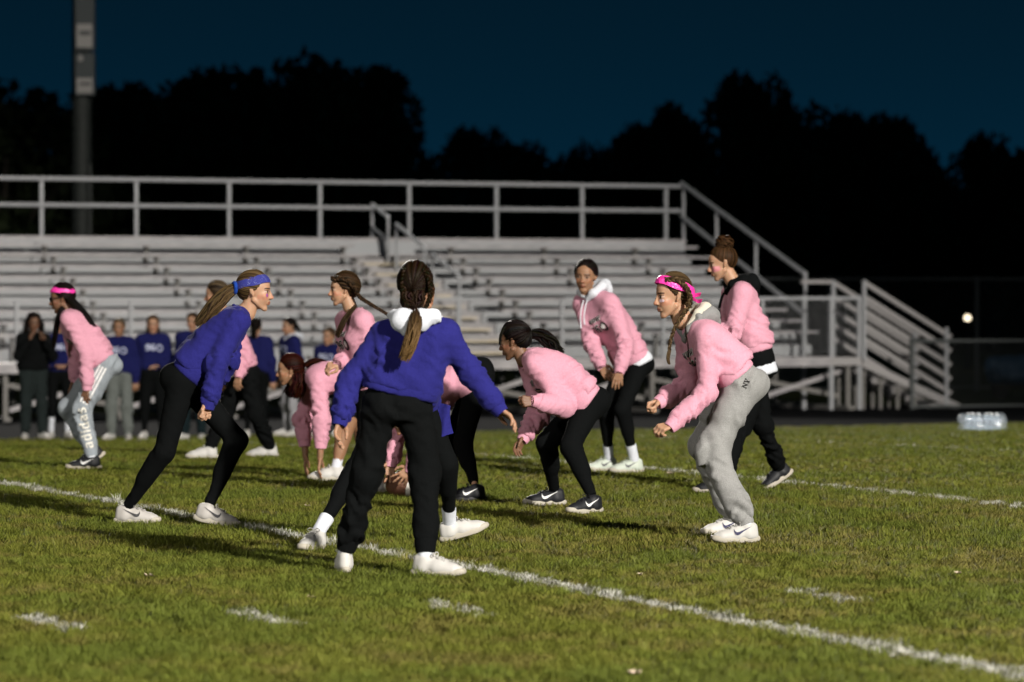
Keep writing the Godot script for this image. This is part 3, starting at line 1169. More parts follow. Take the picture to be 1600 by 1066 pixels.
func shoe_mat(key: String, c: Color) -> StandardMaterial3D:
	return mat("shoe_" + key, c, 0.55, 0.0, 0.4)

func make_templates() -> void:
	head_t = make_head()
	hand_t = {"relax": make_hand(0.38, 0.5, 0.5), "fist": make_hand(1.25, 0.1, 0.0), "loose": make_hand(0.85, 0.25, 0.25), "spread": make_hand(0.16, 1.7, 1.0), "flat": make_hand(0.22, 0.6, 0.7)}
	make_shoes()
	shoe_upper_mesh = shoe_upper.mesh()
	shoe_sole_mesh = shoe_sole.mesh()
	var tk := tick_points(0.105)
	tick_out = print_on(shoe_prims, 170.0, Vector3(-0.02, 0.05, 0), Vector3(1, 0, 0), Vector3(0, 1, 0), Vector3(0, 0, 1), flip_x(tk[0], 0.105), tk[1], 0.0035, null, 0.08)
	tick_in = print_on(shoe_prims, 170.0, Vector3(-0.02, 0.05, 0), Vector3(1, 0, 0), Vector3(0, 1, 0), Vector3(0, 0, -1), flip_x(tk[0], 0.105), tk[1], 0.0035, null, 0.08)
	var ls := Shape.new()
	for k in 5:
		var x := 0.045 + 0.015 * k
		var pts := PackedVector3Array()
		var rad := PackedFloat32Array()
		for w in 7:
			var z := (w / 6.0 - 0.5) * 0.046
			var q := Vector3(x + (w / 6.0 - 0.5) * 0.008 * (1 if k % 2 == 0 else -1), 0.14, z)
			for g in 16:
				var d := field_d(shoe_prims, 170.0, q)
				if d < 0.001: break
				q.y -= minf(d, 0.03)
			pts.append(q + Vector3(0, 0.003, 0))
			rad.append(0.0035)
		tube(ls, pts, rad, 5)
	for e in [-1.0, 1.0]:
		tube(ls, curve_pts([Vector3(0.04, 0.106, 0), Vector3(0.045, 0.118, 0.02 * e), Vector3(0.05, 0.108, 0.038 * e), Vector3(0.046, 0.1, 0.022 * e), Vector3(0.042, 0.105, 0.004 * e)], 9), PackedFloat32Array([0.003, 0.003, 0.003, 0.003, 0.003, 0.003, 0.003, 0.003, 0.003]), 5)
	lace_mesh = ls.mesh()

func flip_x(p: PackedVector3Array, l: float) -> PackedVector3Array:
	# the long end of the mark points to the heel
	var o := PackedVector3Array()
	for q in p: o.append(Vector3(l - q.x, q.y, 0))
	return o

# ------------------------------------------------------------------ camera, sky, lamps
func set_up() -> void:
	noise.seed = 7
	noise.frequency = 0.012
	noise.fractal_octaves = 2
	fold_noise.seed = 21
	fold_noise.frequency = 1.0
	fold_noise.fractal_octaves = 1
	unit_box = BoxMesh.new()
	unit_pipe = CylinderMesh.new()
	unit_pipe.top_radius = 0.5
	unit_pipe.bottom_radius = 0.5
	unit_pipe.height = 1.0
	unit_pipe.radial_segments = 10
	unit_pipe.rings = 1
	var pitch := atan((533.0 - HORIZON) / F)
	cam_basis = Basis(Vector3.RIGHT, -pitch)
	var cam := Camera3D.new()
	cam.name = "camera"
	var at := CameraAttributesPhysical.new()
	at.frustum_focal_length = F / 1066.0 * 24.0
	at.frustum_focus_distance = 20.5
	at.exposure_aperture = 2.7
	at.frustum_near = 0.5
	at.frustum_far = 900.0
	cam.attributes = at
	cam.transform = Transform3D(cam_basis, Vector3(0, CAM_Y, 0))
	add_child(cam)
	cam.current = true

	var env := Environment.new()
	env.background_mode = Environment.BG_SKY
	var sm := ProceduralSkyMaterial.new()
	sm.sky_top_color = lin(0.0009, 0.0054, 0.0105)
	sm.sky_horizon_color = lin(0.0009, 0.023, 0.049)
	sm.sky_curve = 0.04
	sm.ground_bottom_color = lin(0.001, 0.002, 0.003)
	sm.ground_horizon_color = lin(0.001, 0.01, 0.018)
	sm.sky_energy_multiplier = 1.0
	sm.ground_energy_multiplier = 1.0
	var sky := Sky.new()
	sky.sky_material = sm
	env.sky = sky
	env.tonemap_mode = Environment.TONE_MAPPER_LINEAR
	env.tonemap_exposure = 1.0
	env.sdfgi_enabled = true
	env.ssao_enabled = true
	env.ssil_enabled = true
	var we := WorldEnvironment.new()
	we.name = "evening"
	we.environment = env
	add_child(we)
	# the floodlights of the ground: one mast behind the camera, one behind the bleachers
	flood_mast(Vector3(24, -0.6, 19), 20.5, Vector3(-1.0, 0.2, -19), 4800.0, 25.0, 0.25, "tall floodlight mast on the near side of the field")
	flood_mast(Vector3(-27, -0.6, 14), 20.5, Vector3(-2.0, 0.2, -17), 620.0, 24.0, 0.25, "tall floodlight mast on the near side, away from the bleachers' aisle")
	flood_mast(Vector3(-9.6, -0.8, -80), 21.0, Vector3(1.0, 0.2, -21), 1800.0, 26.0, 0.3, "steel floodlight mast behind the bleachers with two grey switch boxes", true)

func flood_mast(foot: Vector3, h: float, aim: Vector3, energy: float, half: float, soft: float, label: String, boxes := false) -> void:
	var t := thing("floodlight_mast", label, "floodlight", foot, "floodlight masts")
	var steel := mat("mast_steel", lin(0.032, 0.038, 0.036), 0.7, 0.1)
	steel.albedo_texture = noise_tex("mast_stain", 0.03, [Color(0.55, 0.58, 0.55), Color(1, 1, 1)])
	steel.uv1_triplanar = true
	var s := Shape.new()
	lathe(s, [[0.0, 0.0], [0.45, 0.0], [0.45, 0.06], [0.235, 0.07], [0.22, h * 0.3], [0.18, h * 0.7], [0.15, h], [0.0, h]], 14)
	part("shaft", s.mesh(), steel, t)
	var head := Vector3(0, h, 0)
	var dir := (aim - foot - head).normalized()
	var side := dir.cross(Vector3.UP).normalized()
	var lampm := mat("flood_lamp_glow", lin(1.0, 0.93, 0.8), 0.4)
	lampm.emission_enabled = true
	lampm.emission = Color(1.0, 0.95, 0.86)
	lampm.emission_energy_multiplier = 6.0
	var dark := mat("lamp_housing", lin(0.05, 0.05, 0.055), 0.5)
	for r in 2:
		var y := h - 0.3 - r * 0.9
		bar("crossarm", t, Vector3(0, y, 0) - side * 2.0, Vector3(0, y, 0) + side * 2.0, 0.12, 0.12, steel)
		for k in 4:
			var o := Vector3(0, y + 0.32, 0) + side * (k - 1.5) * 1.05 + dir * 0.3
			var lamp := part("lamp_head", unit_box, dark, t, Transform3D(frame_x(dir, Vector3.UP).scaled_local(Vector3(0.3, 0.5, 0.55)), o))
			part("lamp_glass", unit_box, lampm, lamp, Transform3D(Basis().scaled(Vector3(0.06, 0.86, 0.86)), Vector3(0.53, 0, 0)))
	var l := SpotLight3D.new()
	l.name = "flood_light"
	t.add_child(l)
	var o := head + dir * 0.9 + Vector3(0, -0.4, 0)
	l.transform = Transform3D(Basis.looking_at(aim - foot - o, Vector3.UP), o)
	l.light_energy = energy
	l.light_color = Color(1.0, 0.975, 0.935)
	l.spot_range = 220
	l.spot_attenuation = 2.0
	l.spot_angle = half
	l.spot_angle_attenuation = soft
	l.light_size = 0.9
	l.shadow_enabled = true
	if boxes:
		var bm := mat("switch_box_paint", lin(0.035, 0.044, 0.047), 0.6, 0.1)
		var pale := mat("box_plate", lin(0.26, 0.25, 0.24), 0.5)
		for e in [[6.40, 1.86], [7.65, 2.9]]:
			var o2 := Vector3(0.12, 0, 0.3)
			var cy: float = e[0] + 0.0
			var b := part("switch_box", unit_box, bm, t, Transform3D(Basis().scaled(Vector3(0.42, e[1] * 0.5, 0.3)), o2 + Vector3(0, cy + 0.6, 0)))
			part("latch_plate", unit_box, pale, b, Transform3D(Basis().scaled(Vector3(0.85, 0.36, 0.06)), Vector3(0.0, -0.28, 0.53)))
			part("handle", unit_box, dark, b, Transform3D(Basis().scaled(Vector3(0.6, 0.07, 0.06)), Vector3(0.04, -0.24, 0.59)))
			var k := SphereMesh.new()
			k.radius = 0.5
			k.height = 1.0
			part("knob", k, pale, b, Transform3D(Basis().scaled(Vector3(0.3, 0.16, 0.2)), Vector3(-0.22, 0.37, 0.55)))
		bar("conduit", t, Vector3(0.2, 0.1, 0.24), Vector3(0.2, 5.0, 0.24), 0.09, 0.09, steel)

# ------------------------------------------------------------------ ground, track, grass
func patch_n(u: float, v: float) -> float:
	return noise.get_noise_2d(u * 60.0, v * 60.0)

func make_ground() -> void:
	var s := Shape.new()
	var us := [-400.0, -150.0, -60.0, -30.0]
	for k in 41: us.append(-20.0 + k)
	us.append_array([30.0, 60.0, 150.0, 400.0])
	var vs := [-150.0, -40.0, 0.0]
	for k in 42: vs.append(3.0 + k)
	vs.append_array([46.0, 48.5, 51.0, 53.5, 56.0, 60.0, 80.0, 150.0, 420.0])
	for v in vs:
		for u in us:
			s.v.append(from_uv(u, v, ground_h(v)))
	var nu := us.size()
	for a in vs.size() - 1:
		for b in nu - 1:
			var p := a * nu + b
			s.i.append_array([p, p + nu, p + 1, p + 1, p + nu, p + nu + 1])
	s.normals()
	for k in s.n.size():
		if s.n[k].y < 0: s.n[k] = -s.n[k]
	var gm := mat("turf_soil", Color.WHITE, 0.95, 0.0, 0.2)
	gm.albedo_texture = noise_tex("turf_soil", 0.012, [lin(0.035, 0.05, 0.012), lin(0.075, 0.075, 0.025)], 512, 5)
	gm.uv1_triplanar = true
	gm.uv1_world_triplanar = true
	gm.uv1_scale = Vector3(0.6, 0.6, 0.6)
	structure("ground", s.mesh(), gm)
	# running track beyond the sideline
	var t := Shape.new()
	var tv := [44.75, 46.0, 48.5, 51.0, 53.5, 56.0, 56.8]
	for v in tv:
		for u in [-60.0, 80.0]: t.v.append(from_uv(u, v, ground_h(v) + 0.006))
	for a in tv.size() - 1:
		var p := a * 2
		t.i.append_array([p, p + 2, p + 1, p + 1, p + 2, p + 3])
	t.normals()
	for k in t.n.size():
		if t.n[k].y < 0: t.n[k] = -t.n[k]
	var am := mat("track_asphalt", Color.WHITE, 1.0, 0.0, 0.1)
	am.albedo_texture = noise_tex("asphalt", 0.2, [lin(0.006, 0.007, 0.008), lin(0.013, 0.013, 0.014)], 256, 4)
	am.uv1_triplanar = true
	am.uv1_world_triplanar = true
	structure("running_track", t.mesh(), am)

func clump(rng: RandomNumberGenerator, blades: int, r: float, hmin: float, hmax: float, w: float) -> ArrayMesh:
	var s := Shape.new()
	s.uses_color = true
	for k in blades:
		var an := rng.randf() * TAU
		var o := Vector3(cos(an), 0, sin(an)) * r * sqrt(rng.randf())
		var lean := Vector3(rng.randf_range(-1, 1), 0, rng.randf_range(-1, 1)) * 0.75
		var h := rng.randf_range(hmin, hmax)
		var side := Vector3(cos(an + 1.3), 0, sin(an + 1.3)) * w * rng.randf_range(0.7, 1.2)
		var mid := o + Vector3(0, h * 0.6, 0) + lean * h * 0.35
		var tip := o + Vector3(0, h, 0) + lean * h
		var nn := side.cross(Vector3.UP + lean * 0.6).normalized()
		if nn.y < 0: nn = -nn
		nn = (nn + Vector3.UP * 0.7).normalized()
		var b := s.v.size()
		var tone := rng.randf_range(0.78, 1.22)
		var dry := rng.randf() < 0.06
		var c := Color(1.9, 1.25, 1.0) * tone if dry else Color(1, 1, 1) * tone
		for p in [o - side, o + side, mid - side * 0.8, mid + side * 0.8, tip]:
			s.v.append(p)
			s.n.append(nn)
			s.c.append(c)
		s.i.append_array([b, b + 2, b + 1, b + 1, b + 2, b + 3, b + 2, b + 4, b + 3])
	return s.mesh()

func on_line(u: float, v: float) -> float:
	# how much field paint lies here: yard lines every five yards, hash marks between them
	var w := 0.0
	var wob := 0.018 * noise.get_noise_2d(v * 90.0, u * 3.0)
	for k in 3:
		var d := absf(u - line_u[k] - wob)
		w = maxf(w, smoothstep(0.105, 0.04, d) * [1.0, 0.85, 0.4][k])
	for k in 6:
		var hu: float = line_u[0] + 0.914 * (k - 4)
		if k == 4: continue
		var du := absf(u - hu - wob)
		var dv := absf(v - hash_v - 0.06 * sin(k * 2.1))
		w = maxf(w, smoothstep(0.1, 0.035, du) * smoothstep(0.44, 0.26, dv) * [0.85, 0.85, 0.7, 0.5, 0.0, 0.65][k])
	return w

# the yard lines as measured on the photograph, and the row of hash marks
const LU := Vector3(0.9135, 0, -0.4067)
const LV := Vector3(-0.4067, 0, -0.9135)
var line_u := []
var hash_v := 0.0

func make_grass() -> void:
	var rng := RandomNumberGenerator.new()
	rng.seed = 11
	var gm := mat("grass_blades", Color.WHITE, 0.65, 0.0, 0.35)
	gm.vertex_color_use_as_albedo = true
	gm.backlight_enabled = true
	gm.backlight = Color(0.35, 0.4, 0.15)
	# bands of depth: [near, far, clumps per square metre, clump size]
	var root := Node3D.new()
	root.name = "grass"
	root.set_meta("kind", "stuff")
	root.set_meta("label", "short mown green grass of the playing field with worn dry patches")
	add_child(root)
	for e in [[800, 904], [1150, 747], [1600, 709]]: line_u.append(ground_px(e[0], e[1]).dot(LU))
	hash_v = ground_px(432, 966).dot(LV)
	var bands := [[11.5, 15.0, 900.0, 1.0], [15.0, 19.0, 700.0, 1.05], [19.0, 25.0, 430.0, 1.25], [25.0, 34.0, 230.0, 1.6], [34.0, 54.0, 110.0, 2.2]]
	for bd in bands:
		for variant in 3:
			var mesh := clump(rng, 13, 0.036 * bd[3], 0.015 + 0.005 * variant, 0.030 + 0.007 * variant, 0.0022 * bd[3])
			var xf := []
			var cols := []
			var d0: float = bd[0]
			var d1: float = bd[1]
			var area: float = (d1 * d1 - d0 * d0) * 0.158
			var n := int(area * bd[2] / 3.0)
			for k in n:
				var d := sqrt(lerpf(d0 * d0, d1 * d1, rng.randf()))
				var x := rng.randf_range(-0.158, 0.158) * d
				var p := Vector3(x, 0, -d)
				var u := uc(p)
				var v := vc(p)
				if v > 44.7: continue
				p.y = ground_h(v)
				var big := noise.get_noise_2d(u * 38.0, v * 38.0)
				var mid := noise.get_noise_2d(u * 150.0 + 900.0, v * 150.0)
				var fine := noise.get_noise_2d(u * 700.0, v * 700.0 + 300.0)
				# worn ground where the players have been lining up, past the second yard line
				var worn := exp(-pow((u - 9.3) / 2.2, 2.0) - pow((v - 17.0) / 4.5, 2.0))
				var dry := smoothstep(0.05, 0.45, mid * 0.7 + fine * 0.5 + big * 0.25 + 0.26 * worn)
				var lush := smoothstep(0.0, 0.4, -big * 0.7 + fine * 0.5 - mid * 0.4)
				var c := Color(0.156, 0.170, 0.023).lerp(Color(0.2, 0.162, 0.048), dry * 0.65).lerp(Color(0.095, 0.130, 0.018), lush * 0.6)
				c = c * (0.92 + 0.3 * fine + rng.randf_range(-0.1, 0.1))
				var ln := on_line(p.dot(LU), p.dot(LV))
				var h := 0.95 + 0.3 * fine - 0.3 * dry + rng.randf_range(-0.2, 0.2)
				if ln > 0.0 and rng.randf() < ln * 0.92 * (0.75 + 0.8 * (fine + 0.3)):
					c = Color(0.58, 0.57, 0.52) * rng.randf_range(0.55, 1.1)
					h *= 0.9
				h = clampf(h, 0.45, 1.7)
				if rng.randf() < 0.004: h *= 1.8
				var b := Basis(Vector3.UP, rng.randf() * TAU).scaled_local(Vector3(1.0, h, 1.0))
				xf.append(Transform3D(b, p))
				cols.append(c)
			var mm := MultiMesh.new()
			mm.transform_format = MultiMesh.TRANSFORM_3D
			mm.use_colors = true
			mm.mesh = mesh
			mm.instance_count = xf.size()
			for k in xf.size():
				mm.set_instance_transform(k, xf[k])
				mm.set_instance_color(k, cols[k])
			var mi := MultiMeshInstance3D.new()
			mi.name = "grass_patch"
			mi.multimesh = mm
			mi.material_override = gm
			root.add_child(mi, true)

# ------------------------------------------------------------------ bleachers
# bleacher frame: u along the stand (0 at its open end), y up, w away from the field

func make_bleachers() -> void:
	var o := pix(1288, 455, 62.0)
	o.y = 0.0
	var b := thing("bleachers", "long aluminium bleachers with nine rows of plank seats and a rear guard rail", "bleachers", Vector3.ZERO)
	var al := mat("aluminium_plank", lin(0.62, 0.595, 0.595), 0.5, 0.15)
	al.albedo_texture = noise_tex("plank_wear", 0.03, [Color(0.72, 0.72, 0.74), Color(1, 1, 1)], 256, 5)
	al.uv1_triplanar = true
	al.uv1_world_triplanar = true
	al.uv1_scale = Vector3(0.4, 1.5, 0.4)
	var rs := mat("riser_metal", lin(0.46, 0.475, 0.495), 0.6, 0.05)
	var steel := mat("galvanised_pipe", lin(0.42, 0.43, 0.45), 0.5, 0.15)
	var frame := mat("galvanised_frame", lin(0.22, 0.212, 0.2), 0.6, 0.2)
	var Q := func(u: float, y: float, w: float) -> Vector3: return o + UD * u + VD * w + Vector3(0, y, 0)
	var deck := 0.26
	var left := -18.5
	var aisle0 := -6.8
	var aisle1 := -5.45
	var gl := ground_h(57.0)
	# front walkway
	for k in 4:
		var w := -1.15 + k * 0.30
		for e in [[left, -9.2], [-9.18, -0.57]]:
			bar("deck_board", b, Q.call(e[0], deck - 0.02, w), Q.call(e[1], deck - 0.02, w), 0.29, 0.04, al)
	bar("deck_fascia", b, Q.call(left, deck - 0.07, -1.33), Q.call(-0.57, deck - 0.07, -1.33), 0.03, 0.16, al)
	# rows
	for k in 9:
		var y0 := deck + 0.19 * k
		var w := 0.2 + 0.61 * k
		for e in [[left, aisle0], [aisle1, -0.02 - (0.0 if k < 8 else 0.0)]]:
			var cut: Array = [[e[0], (e[0] + e[1]) * 0.5 - 0.01], [(e[0] + e[1]) * 0.5 + 0.01, e[1]]] if e[0] < -10 else [e]
			for c in cut:
				for z in 2:
					bar("seat_plank", b, Q.call(c[0], y0 + 0.41, w + 0.02 + z * 0.125), Q.call(c[1], y0 + 0.41, w + 0.02 + z * 0.125), 0.12, 0.045, al)
				bar("foot_plank", b, Q.call(c[0], y0 + 0.17, w + 0.40), Q.call(c[1], y0 + 0.17, w + 0.40), 0.28, 0.035, al)
				bar("riser_board", b, Q.call(c[0], y0 + 0.085, w + 0.25), Q.call(c[1], y0 + 0.085, w + 0.25), 0.02, 0.185, rs)
			var u: float = e[0] + 0.55
			while u < e[1] - 0.1:
				bar("seat_bracket", b, Q.call(u, y0 + 0.0, w + 0.10), Q.call(u, y0 + 0.385, w + 0.10), 0.05, 0.07, frame)
				bar("seat_arm", b, Q.call(u, y0 + 0.36, w - 0.03), Q.call(u, y0 + 0.36, w + 0.2), 0.05, 0.05, frame)
				u += 1.83
		# aisle steps with a pale tan nosing
		bar("aisle_step", b, Q.call(aisle0 + 0.03, y0 + 0.17, w + 0.40), Q.call(aisle1 - 0.03, y0 + 0.17, w + 0.40), 0.30, 0.04, al)
		bar("aisle_riser", b, Q.call(aisle0 + 0.03, y0 + 0.07, w + 0.25), Q.call(aisle1 - 0.03, y0 + 0.07, w + 0.25), 0.02, 0.15, al)
		bar("half_step", b, Q.call(aisle0 + 0.2, y0 + 0.085, w + 0.12), Q.call(aisle1 - 0.2, y0 + 0.085, w + 0.12), 0.26, 0.035, mat("step_nosing", lin(0.72, 0.62, 0.45), 0.5))
	# rear walkway edge and rail
	var top := deck + 0.19 * 9
	var wr := 0.2 + 0.61 * 9 + 0.15
	bar("rear_plank", b, Q.call(left, top + 0.34, wr - 0.05), Q.call(0.05, top + 0.34, wr - 0.05), 0.2, 0.07, al)
	bar("riser_board", b, Q.call(left, top + 0.19, wr - 0.14), Q.call(0.0, top + 0.19, wr - 0.14), 0.02, 0.23, rs)
	bar("rear_plank", b, Q.call(left, top + 0.06, wr - 0.1), Q.call(0.02, top + 0.06, wr - 0.1), 0.3, 0.04, al)
	pipe("top_rail", b, Q.call(left, top + 1.38, wr), Q.call(0.0, top + 1.38, wr), 0.08, steel)
	pipe("middle_rail", b, Q.call(left, top + 0.92, wr), Q.call(0.05, top + 0.92, wr), 0.08, steel)
	var u := -0.28
	while u > left:
		bar("rail_post", b, Q.call(u, top + 0.1, wr + 0.05), Q.call(u, top + 1.35, wr + 0.05), 0.06, 0.06, steel)
		u -= 1.72
	# sloping guard rail of the open end
	var e0: Vector3 = Q.call(0.02, top + 1.44, wr)
	var e1: Vector3 = Q.call(0.02, 0.42 + 0.30 + 0.96, 0.75)
	pipe("end_rail", b, e0, e1, 0.085, steel)
	pipe("end_rail", b, e0 - Vector3(0, 0.62, 0), e1 - Vector3(0, 0.72, 0), 0.085, steel)
	for k in 4:
		var t := [0.02, 0.3, 0.62, 1.0][k] as float
		var p := e0.lerp(e1, t)
		pipe("rail_post", b, p - Vector3(0, 1.4, 0), p, 0.06, steel)
	# aisle handrails, three lengths with gaps
	var bright := mat("brightened_pipe", lin(0.8, 0.82, 0.85), 0.4)  # paler than the other pipes: light on the handrail put into its colour
	for e in [[7.6, 8.95], [4.6, 6.9], [1.9, 4.0]]:
		var uu := (aisle0 + aisle1) * 0.5
		var a: Vector3 = Q.call(uu, deck + 0.19 * e[0] + 1.0, 0.5 + 0.61 * e[0])
		var c: Vector3 = Q.call(uu, deck + 0.19 * e[1] + 1.0, 0.5 + 0.61 * e[1])
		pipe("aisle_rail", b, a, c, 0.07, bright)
		if e[0] > 7: pipe("aisle_rail", b, a - Vector3(0, 0.42, 0), c - Vector3(0, 0.42, 0), 0.06, steel)
		pipe("aisle_post", b, a - Vector3(0, 0.85, 0), a, 0.06, steel)
		pipe("aisle_post", b, c - Vector3(0, 0.85, 0), c, 0.06, steel)
	# front guard: posts, rails and chain link
	var fwz := -1.27
	bar("front_rail", b, Q.call(left, deck + 1.0, fwz), Q.call(-6.8, deck + 1.0, fwz), 0.05, 0.05, steel)
	bar("front_rail", b, Q.call(-5.45, deck + 1.0, fwz), Q.call(-0.02, deck + 1.0, fwz), 0.05, 0.05, steel)
	u = 0.0
	while u > left:
		if u > -5.5 or u < -6.7:
			bar("front_post", b, Q.call(u, deck, fwz), Q.call(u, deck + 1.0, fwz), 0.055, 0.055, steel)
		u -= 1.83
	for e in [[left, -6.8], [-5.45, 0.0]]:
		var cm := chain_link(Q.call(e[0], deck + 0.05, fwz), Q.call(e[1], deck + 0.05, fwz), 0.93)
		var cl := part("chain_link", cm, steel, b)
		cl.set_meta("kind", "stuff")
	# supports under the deck and rows
	u = -0.15
	while u > left:
		bar("support_post", b, Q.call(u, gl, -1.15), Q.call(u, deck - 0.05, -1.15), 0.07, 0.07, frame)
		bar("support_post", b, Q.call(u, gl, 1.6), Q.call(u, deck + 0.42, 1.6), 0.07, 0.07, frame)
		bar("support_post", b, Q.call(u, gl, 5.4), Q.call(u, top, 5.4), 0.07, 0.07, frame)
		bar("sloping_beam", b, Q.call(u, deck - 0.1, 0.1), Q.call(u, top - 0.15, 5.8), 0.07, 0.12, frame)
		bar("base_sill", b, Q.call(u, gl + 0.05, -1.3), Q.call(u, gl + 0.05, 5.8), 0.12, 0.1, frame)
		u -= 1.83
	u = -0.15
	while u > left:
		bar("cross_brace", b, Q.call(u, deck - 0.24, -0.9), Q.call(u - 1.7, gl + 0.2, -0.9), 0.05, 0.075, al)
		bar("cross_brace", b, Q.call(u - 1.7, deck - 0.34, -0.8), Q.call(u, gl + 0.26, -0.8), 0.05, 0.075, frame)
		u -= 1.83
	for k in 9:
		bar("picket", b, Q.call(-0.35 - k * 0.26, gl, 3.2), Q.call(-0.35 - k * 0.26, gl + 0.75, 3.2), 0.05, 0.05, frame)
	make_stair(Q, deck, gl, mat("dimmed_plank", lin(0.40, 0.385, 0.385), 0.55, 0.1), steel, frame)  # stair planks: the same aluminium, darkened in colour for weaker light at this end
	make_fences(Q, gl, steel)

func chain_link(a: Vector3, b: Vector3, h: float, step := 0.075, r := 0.0022) -> ArrayMesh:
	var s := Shape.new()
	var d := (b - a)
	var l := d.length()
	d /= l
	var x := -h
	while x < l:
		for e in [0, 1]:
			var x0 := clampf(x, 0, l)
			var x1 := clampf(x + h, 0, l)
			var y0 := (x0 - x)
			var y1 := (x1 - x)
			if e == 1:
				y0 = h - y0
				y1 = h - y1
			if x1 - x0 > 0.02:
				tube(s, PackedVector3Array([a + d * x0 + Vector3(0, y0, 0), a + d * x1 + Vector3(0, y1, 0)]), PackedFloat32Array([r, r]), 3)
		x += step
	return s.mesh()

func make_stair(Q: Callable, deck: float, gl: float, al: Material, steel: Material, frame: Material) -> void:
	var b := thing("stair", "short aluminium stair with five sloping side rails at the open end of the bleachers", "stair", Q.call(0.4, gl, -0.8))
	var o := b.position
	var R := func(u: float, y: float, w: float) -> Vector3: return Q.call(u, y, w) - o
	# landing
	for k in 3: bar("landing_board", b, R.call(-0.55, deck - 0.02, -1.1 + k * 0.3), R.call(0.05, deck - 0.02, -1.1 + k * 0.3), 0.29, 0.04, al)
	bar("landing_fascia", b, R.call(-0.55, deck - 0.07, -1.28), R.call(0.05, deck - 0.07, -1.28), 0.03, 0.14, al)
	for u in [-0.52, 0.02]:
		for w in [-1.25, -0.25]:
			bar("landing_post", b, R.call(u, gl, w), R.call(u, deck + 1.05, w), 0.06, 0.06, steel)
	# flight
	var run := 1.85
	var n := 5
	for k in n:
		var t := (k + 1.0) / (n + 0.6)
		var y := lerpf(deck, gl, t)
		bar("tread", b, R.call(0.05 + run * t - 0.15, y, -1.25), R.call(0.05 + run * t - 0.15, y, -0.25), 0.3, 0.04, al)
		for w in [-1.2, -0.3]:
			bar("tread_leg", b, R.call(0.05 + run * t - 0.26, gl, w), R.call(0.05 + run * t - 0.26, y, w), 0.05, 0.05, frame)
			bar("tread_bearer", b, R.call(0.05 + run * t - 0.32, y - 0.05, w), R.call(0.05 + run * t + 0.06, y - 0.05, w), 0.05, 0.06, frame)
	for w in [-1.32, -0.2]:
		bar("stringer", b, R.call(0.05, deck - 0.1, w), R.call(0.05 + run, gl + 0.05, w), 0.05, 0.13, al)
		for k in 5:
			var h := 1.28 - 0.24 * k
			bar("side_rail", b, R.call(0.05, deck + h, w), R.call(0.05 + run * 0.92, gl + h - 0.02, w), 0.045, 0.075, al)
		for t in [0.0, 0.86]:
			bar("rail_post", b, R.call(0.05 + run * t, lerpf(deck, gl, t) - 0.05, w - 0.04), R.call(0.05 + run * t, lerpf(deck, gl, t) + 1.3, w - 0.04), 0.055, 0.055, steel)
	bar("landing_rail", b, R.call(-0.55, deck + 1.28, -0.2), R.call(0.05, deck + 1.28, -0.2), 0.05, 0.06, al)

func make_fences(Q: Callable, gl: float, steel: Material) -> void:
	var dull := mat("fence_pipe", lin(0.10, 0.11, 0.11), 0.6, 0.3)
	for e in [["low chain link fence beside the foot of the aluminium stair", -1.4, 0.95, 12.0, 1.2, 3.0], ["tall chain link fence standing behind the bleachers and the stair", 9.0, -2.0, 14.0, 2.3, 3.4]]:
		var t := thing("chain_link_fence", e[0], "fence", Q.call(e[2], gl, e[1]), "chain link fences")
		var l: float = e[3] - e[2]
		bar("top_rail", t, Vector3(0, e[4], 0), UD * l + Vector3(0, e[4], 0), 0.05, 0.05, dull)
		bar("bottom_rail", t, Vector3(0, 0.08, 0), UD * l + Vector3(0, 0.08, 0), 0.04, 0.04, dull)
		var u := 0.0
		while u < l:
			bar("fence_post", t, UD * u, UD * u + Vector3(0, e[4] + 0.05, 0), 0.06, 0.06, dull)
			u += e[5]
		var c := part("chain_link", chain_link(Vector3(0, 0.06, 0), UD * l + Vector3(0, 0.06, 0), e[4] - 0.06, 0.08, 0.0018), dull, t)
		c.set_meta("kind", "stuff")

# ------------------------------------------------------------------ trees and far things
func crown(rng: RandomNumberGenerator, blobs: int, leaves: int) -> ArrayMesh:
	# unit crown: width 2 (-1..1), height 2 (0..2)
	var s := Shape.new()
	for k in blobs:
		var an := rng.randf() * TAU
		var hh := pow(rng.randf(), 0.8)
		var rr := sqrt(rng.randf()) * (1.0 - 0.5 * hh * hh * hh) * 0.8
		var c := Vector3(cos(an) * rr, 0.25 + hh * 1.45, sin(an) * rr)
		var br := rng.randf_range(0.2, 0.36) * (1.15 - 0.4 * hh)
		for w in leaves:
			var d := Vector3(rng.randfn(), rng.randfn() * 0.8, rng.randfn()).normalized() * br * pow(rng.randf(), 0.4)
			var p := c + d
			var a := Vector3(rng.randfn(), rng.randfn(), rng.randfn()).normalized()
			var b := a.cross(Vector3(rng.randfn(), rng.randfn(), rng.randfn())).normalized()
			var z := rng.randf_range(0.035, 0.075)
			var q := s.v.size()
			var nn := (a.cross(b) + d.normalized() * 0.6).normalized()
			for e in [p - a * z, p + b * z * 0.55, p + a * z, p - b * z * 0.55]:
				s.v.append(e)
				s.n.append(nn)
			s.i.append_array([q, q + 1, q + 2, q, q + 2, q + 3])
	return s.mesh()

